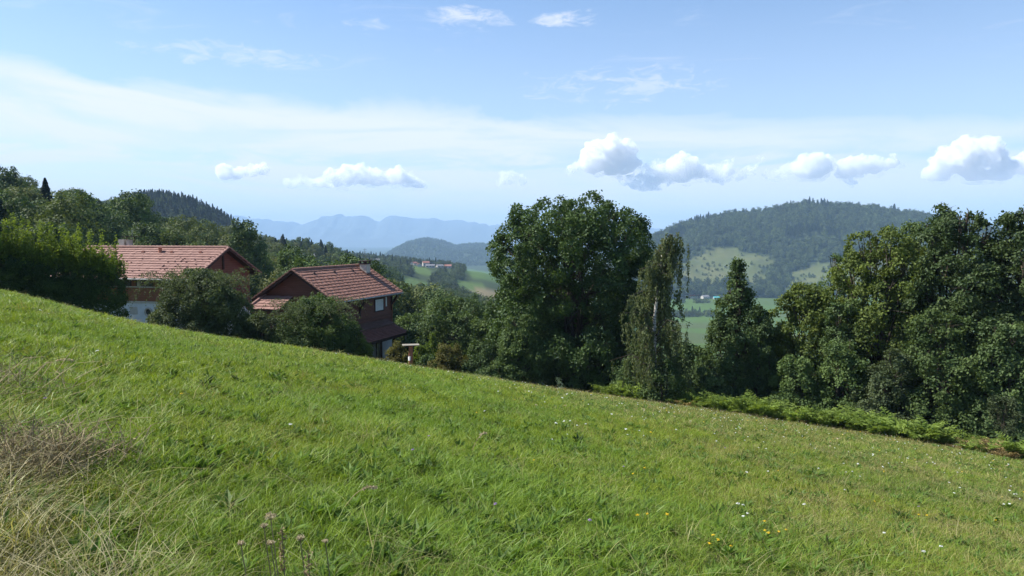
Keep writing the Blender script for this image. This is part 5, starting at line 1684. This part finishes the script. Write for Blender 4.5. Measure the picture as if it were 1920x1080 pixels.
# ---- dock plants with dark broad leaves
for q, (px, py, s, lb) in enumerate(((385, 735, 0.17, 'dark broad leaved dock plant in the bright grass below the round shrub'),
                                     (325, 715, 0.13, 'smaller dock plant left of the darkest broad leaved one'),
                                     (447, 724, 0.13, 'pale topped dock plant right of the darkest broad leaved one'),
                                     (1085, 836, 0.13, 'broad leaved rosette in the middle of the meadow'),
                                     (1690, 980, 0.14, 'broad leaved rosette among yellow flowers at lower right'))):
    p = meadow_point(px, py)
    root = tag(empty('dock_plant', (p[0], p[1], float(ground_z(p[0], p[1])))), lb, 'plant')
    mobj('leaves', rosette_mesh('leaves', 26, s, s * 0.34, M['dock'], rng, 1.6), root)
    mb = MB(); mb.tube([(0, 0, 0), (0.02, 0, s * 1.1)], [0.006, 0.003], 5); mb.build('stalk', M['stem'], root)


# ---- dry umbel heads on stalks at the bottom of the view
def dry_umbel(px, head_py, D, label, size):
    p = at(px, head_py, D); g = float(ground_z(p[0], D)); h = p[2] - g
    root = tag(empty('dry_seed_head', (p[0], D, g)), label, 'seed head', 'dry seed heads at the lower left')
    mb = MB(); mb.tube([(0.04, 0.02, 0), (0.02, 0.01, h * 0.5), (0, 0, h)], [0.004, 0.003, 0.0025], 5)
    rays = MB(); C, N_, S_ = [], [], []
    for k in range(16):
        a = k * 2.399; r = size * math.sqrt((k + 0.5) / 16)
        e = np.array([r * math.cos(a) * 0.8, r * math.sin(a) * 0.8, h + size * 0.75 - r * 0.12])
        rays.tube([(0, 0, h), (e + (0, 0, h)) / 2 + np.array([e[0] * 0.15, e[1] * 0.15, -size * 0.05]), e], [0.0012, 0.001, 0.0008], 3)
        for q in range(7): C.append(e + rng.normal(size=3) * size * 0.14); N_.append(rng.normal(size=3)); S_.append(size * 0.3)
    mb.build('stalk', M['deadstem'], root); rays.build('rays', M['deadstem'], root)
    mobj('umbel', leaves_mesh('umbel', np.array(C), np.array(N_), np.array(S_), rng.uniform(0.1, 1, len(C)), M['seedhead'], rng, 0.6), root)


for px, py, D, s, lb in ((508, 975, 3.3, 0.032, 'largest pale dry seed head at the lower left of the meadow'), (495, 990, 3.35, 0.022, 'small dry seed head touching the largest one'),
                         (452, 1023, 3.2, 0.022, 'dry seed head left of and below the largest one'), (508, 1022, 3.2, 0.022, 'dry seed head straight below the largest one'),
                         (563, 1014, 3.25, 0.024, 'dry seed head right of and below the largest one'), (610, 1018, 3.3, 0.017, 'rightmost of the dry seed heads at the lower left')):
    dry_umbel(px, py, D, lb, s)


def dark_spike(px, top, D, label):
    p = at(px, top, D); g = float(ground_z(p[0], D)); h = p[2] - g
    root = tag(empty('seed_spike', (p[0], D, g)), label, 'seed stalk')
    mb = MB(); mb.tube([(0.02, 0, 0), (0, 0, h)], [0.004, 0.002], 5); mb.build('stalk', M['deadstem'], root)
    n = 90; z = rng.uniform(h - 0.2, h, n)
    C = np.stack([rng.normal(size=n) * 0.008, rng.normal(size=n) * 0.008, z], -1)
    mobj('spike', leaves_mesh('spike', C, rng.normal(size=(n, 3)), np.full(n, 0.016), rng.uniform(0, 0.4, n), M['deadstem'], rng, 0.7), root)


dark_spike(528, 990, 3.25, 'dark upright seed stalk beside the largest dry seed head')
dark_spike(577, 1032, 3.1, 'dark upright seed stalk at the bottom right of the dry heads')

# arching pale grass stalks
for px0, py0, px1, py1, D, lb in ((52, 692, 138, 676, 8.0, 'long pale arching grass stalk at the left over the green grass'), (640, 955, 705, 915, 5.2, 'pale bent seed stalk left of the middle foreground'),
                                  (880, 835, 912, 812, 8.5, 'pale curled grass stalk in the middle of the meadow')):
    a, b = at(px0, py0 + 20, D), at(px1, py1, D)
    mid = (a + b) / 2 + np.array([0, 0, 0.16]); u = np.linspace(0, 1, 10)[:, None]
    a[2] = float(ground_z(a[0], D))
    curve = a * (1 - u) ** 2 + 2 * mid * u * (1 - u) + b * u * u
    root = tag(empty('grass_stalk', a), lb, 'grass stalk')
    mb = MB(); mb.tube(curve - a, np.linspace(0.004, 0.002, 10), 4); mb.build('stalk', M['deadstem'], root)
    n = 60; v = rng.uniform(0.62, 1.0, n)[:, None]
    C = a * (1 - v) ** 2 + 2 * mid * v * (1 - v) + b * v * v - a + rng.normal(size=(n, 3)) * 0.006
    mobj('seeds', leaves_mesh('seeds', C, rng.normal(size=(n, 3)), np.full(n, 0.028), rng.uniform(0.5, 1, n), M['seedhead'], rng, 0.35, np.tile(b - mid, (n, 1))), root)

# ---- heap of dead tangled stems at the left edge
def brush(px, py, R, H, label, seed, n):
    rng = np.random.default_rng(seed)
    p = meadow_point(px, py)
    root = tag(empty('dead_brush', (p[0], p[1], float(ground_z(p[0], p[1])))), label, 'dead brush')
    mb = MB()
    for k in range(n):
        a = rng.uniform(0, 6.283); r = R * math.sqrt(rng.random())
        s = np.array([r * math.cos(a), r * math.sin(a), rng.uniform(0, H * 0.4)])
        e = s + np.array([rng.normal() * 0.2 - 0.06, rng.normal() * 0.2, rng.uniform(0.0, H) * (1 - 0.5 * r / R)])
        m_ = (s + e) / 2 + rng.normal(size=3) * 0.06 + np.array([0, 0, 0.08])
        mb.tube([s, m_, e], [0.003, 0.0025, 0.0012], 3, t=float(rng.uniform(0, 1)))
    mb.build('stems', M['deadstem'], root)
    n2 = n * 5
    C = np.stack([rng.normal(size=n2) * R * 0.45, rng.normal(size=n2) * R * 0.45, np.abs(rng.normal(size=n2)) * H * 0.35], -1)
    mobj('dead_leaves', leaves_mesh('dead_leaves', C, rng.normal(size=(n2, 3)), rng.uniform(0.012, 0.03, n2), rng.uniform(0, 0.6, n2), M['deadstem'], rng, 0.5), root)


brush(34, 895, 0.42, 0.32, 'dark tangle of dead brown stems at the left edge of the meadow', 301, 360)
brush(150, 880, 0.40, 0.32, 'small wiry dead weed right of the dark tangle at left', 302, 110)
brush(20, 745, 0.55, 0.40, 'grey dry weed clump at the left edge above the dark tangle', 304, 110)

# ------------------------------------------------------------------ cumulus clouds over the horizon
def cloud_mat(name, dens, lo, hi, size):
    """vapour: a torn, billowing density inside the cloud's outline"""
    m, nt, out = new_mat(name)
    g = nd(nt, 'ShaderNodeNewGeometry')
    n1 = noise(nt, g.outputs['Position'], 1.0 / size, 5, 0.62, 0.4)
    cv = nd(nt, 'ShaderNodeVolumePrincipled')
    cv.inputs['Color'].default_value = (1, 1, 1, 1); cv.inputs['Anisotropy'].default_value = 0.3
    nt.links.new((n1.smooth(lo, hi) * dens).s, cv.inputs['Density'])
    nt.links.new(cv.outputs[0], out.inputs['Volume'])
    return m


m_cloud = cloud_mat('cumulus', 0.019, 0.40, 0.58, 150.0)
m_thin = cloud_mat('thin_cumulus', 0.014, 0.43, 0.64, 170.0)
m_mist = cloud_mat('cloud_mist', 0.004, 0.44, 0.70, 230.0)
cy.volume_step_rate = 0.35
cy.volume_max_steps = 256


def ico(sub):
    import bmesh
    bm = bmesh.new(); bmesh.ops.create_icosphere(bm, subdivisions=sub, radius=1.0)
    V = np.array([v.co[:] for v in bm.verts]); F = np.array([[v.index for v in f.verts] for f in bm.faces]); bm.free()
    return V, F


ICO = ico(2)


def billows(blobs, c0, D, rng, flat, k, grow=1.0, levels=2):
    """nested puffs: each measured puff carries smaller ones, which carry smaller ones again"""
    S_ = []
    for n_, (bx, by, br) in enumerate(blobs):
        c = at(bx, by, D) - c0; r = br * k * 1.22 * grow
        S_.append((c, r * 0.82))
        for q in range(int(10 + br * 0.6)):
            d = unit(rng.normal(size=3) * (1.25, 0.9, 1)); d[2] = d[2] * 0.85 + 0.2
            rr = r * rng.uniform(0.20, 0.52)
            c2 = c + d * (r - rr * 0.7) * rng.uniform(0.85, 1.15); S_.append((c2, rr))
            if levels > 1:
                for w in range(7):
                    d2 = unit(rng.normal(size=3) + d * 0.9); r3 = rr * rng.uniform(0.22, 0.5)
                    S_.append((c2 + d2 * (rr - r3 * 0.35), r3))
        if n_ + 1 < len(blobs):                          # a puff between neighbours keeps the bank joined
            nx = blobs[n_ + 1]
            if abs(nx[0] - bx) < br + nx[2] + 8: S_.append(((c + at(nx[0], nx[1], D) - c0) / 2, 0.42 * k * (br + nx[2])))
    base = at(960, flat, D)[2] - c0[2]
    V, F, n = [], [], 0
    for c, r in S_:
        v = ICO[0] * r + c
        v[:, 2] = np.where(v[:, 2] < base, base + (v[:, 2] - base) * 0.25, v[:, 2])
        V.append(v); F.append(ICO[1] + n); n += len(v)
    return np.concatenate(V), np.concatenate(F)


def fused(name, V, F, mat, voxel, parent):
    me = mesh_np(name, V, [F], [mat])
    ob = mobj(name, me, parent)
    md = ob.modifiers.new('fuse', 'REMESH'); md.mode = 'VOXEL'; md.voxel_size = voxel
    me2 = bpy.data.meshes.new_from_object(ob.evaluated_get(bpy.context.evaluated_depsgraph_get()))
    ob.modifiers.clear(); ob.data = me2
    me2.materials.clear(); me2.materials.append(mat)
    return ob


def cloud(label, blobs, seed, thin=False, D=16000, flat=350):
    """a cumulus: dense billows over a thin misty base; blobs are (px, py, radius px) measured in the photograph"""
    rng = np.random.default_rng(seed)
    c0 = at(np.mean([b[0] for b in blobs]), np.mean([b[1] for b in blobs]), D)
    k = D / FPX
    root = tag(empty('cloud', c0), label, 'cloud', 'cumulus clouds over the horizon')
    V, F = billows(blobs, c0, D, rng, flat, k)
    fused('billows', V, F, m_thin if thin else m_cloud, 2.0 * k, root)
    if not thin:
        low = [(b[0] + rng.uniform(-12, 16), b[1] + b[2] * 0.5, b[2] * 0.95) for b in blobs]
        V, F = billows(low, c0, D, rng, flat + 7, k, 1.0, 1)
        fused('misty_base', V, F, m_mist, 3.0 * k, root)
    return root


cloud('tall bright cumulus tower above and right of the big maple', [(1140, 285, 26), (1120, 300, 24), (1165, 290, 22), (1110, 308, 18), (1180, 305, 18), (1150, 310, 22), (1072, 318, 9), (1080, 310, 7)], 1, flat=328)
cloud('puffy cumulus right of the tall tower above the valley', [(1285, 310, 20), (1265, 318, 18), (1300, 320, 18), (1240, 325, 14), (1320, 322, 12), (1275, 330, 16)], 2, flat=342)
cloud('low ragged grey based cloud below the tall cumulus tower', [(1190, 342, 14), (1215, 347, 16), (1235, 345, 14), (1170, 338, 10)], 3, True, flat=358)
cloud('ragged bank of thin cloud joining tower and puffy cumulus', [(1215, 322, 14), (1232, 312, 11), (1205, 335, 13), (1250, 338, 13), (1225, 338, 15)], 14, True, flat=350)
cloud('torn thin cloud between puffy cumulus and the hill pair', [(1340, 325, 14), (1362, 322, 13), (1385, 328, 12), (1405, 322, 10), (1425, 300, 8), (1335, 338, 10)], 15, True, flat=345)
cloud('small cloud scraps left of the wooded hill top', [(1360, 308, 9), (1372, 304, 7), (1350, 340, 9), (1362, 336, 8)], 4, True, flat=350)
cloud('left lumpy cumulus of the pair above the wooded hill', [(1520, 315, 22), (1540, 312, 18), (1505, 322, 15), (1555, 308, 10)], 5, flat=335)
cloud('right long cumulus of the pair above the wooded hill', [(1590, 318, 18), (1615, 312, 18), (1640, 312, 15), (1660, 310, 11), (1674, 296, 7), (1675, 308, 8), (1575, 325, 10), (1598, 345, 8)], 6, flat=345)
cloud('thin scraps of cloud left of the cumulus pair', [(1470, 326, 15), (1488, 318, 13), (1452, 332, 12), (1440, 328, 9)], 7, True, flat=340)
cloud('biggest white cumulus above the right hand trees', [(1815, 290, 26), (1845, 282, 24), (1790, 300, 26), (1765, 318, 22), (1860, 300, 22), (1830, 312, 30), (1880, 322, 20), (1750, 328, 14)], 8, flat=338)
cloud('cumulus cut by the right edge of the view', [(1915, 312, 16), (1935, 305, 20), (1950, 318, 20)], 9, flat=334)
cloud('long low cumulus above the mountains', [(625, 338, 16), (650, 334, 17), (680, 330, 17), (710, 334, 16), (740, 332, 16), (765, 338, 13), (785, 346, 10), (600, 345, 10)], 10, flat=352)
cloud('small flat cumulus above the gap between left hill and mountains', [(420, 325, 14), (445, 326, 11), (470, 322, 11), (492, 318, 11)], 11, flat=337)
cloud('faint thin cloud left of the long low cumulus', [(545, 345, 11), (565, 342, 12), (580, 346, 10)], 12, True, flat=354)
cloud('small faint cloud left of the big maple top', [(950, 336, 13), (965, 334, 12), (975, 340, 10), (940, 345, 9)], 13, True, flat=352)

# ------------------------------------------------------------------ the air
hz = MB(); hz.box(-17600, 17600, -17600, 17600, -420, 500)
m_haze, nt, out = new_mat('summer_haze')
pv = nd(nt, 'ShaderNodeVolumePrincipled')
pv.inputs['Color'].default_value = (0.47, 0.70, 1.0, 1)
pv.inputs['Density'].default_value = 1.12e-4
pv.inputs['Anisotropy'].default_value = 0.0
nt.links.new(pv.outputs[0], out.inputs['Volume'])
tag(hz.build('haze', m_haze), 'thin blue summer haze over the whole valley', kind='stuff')
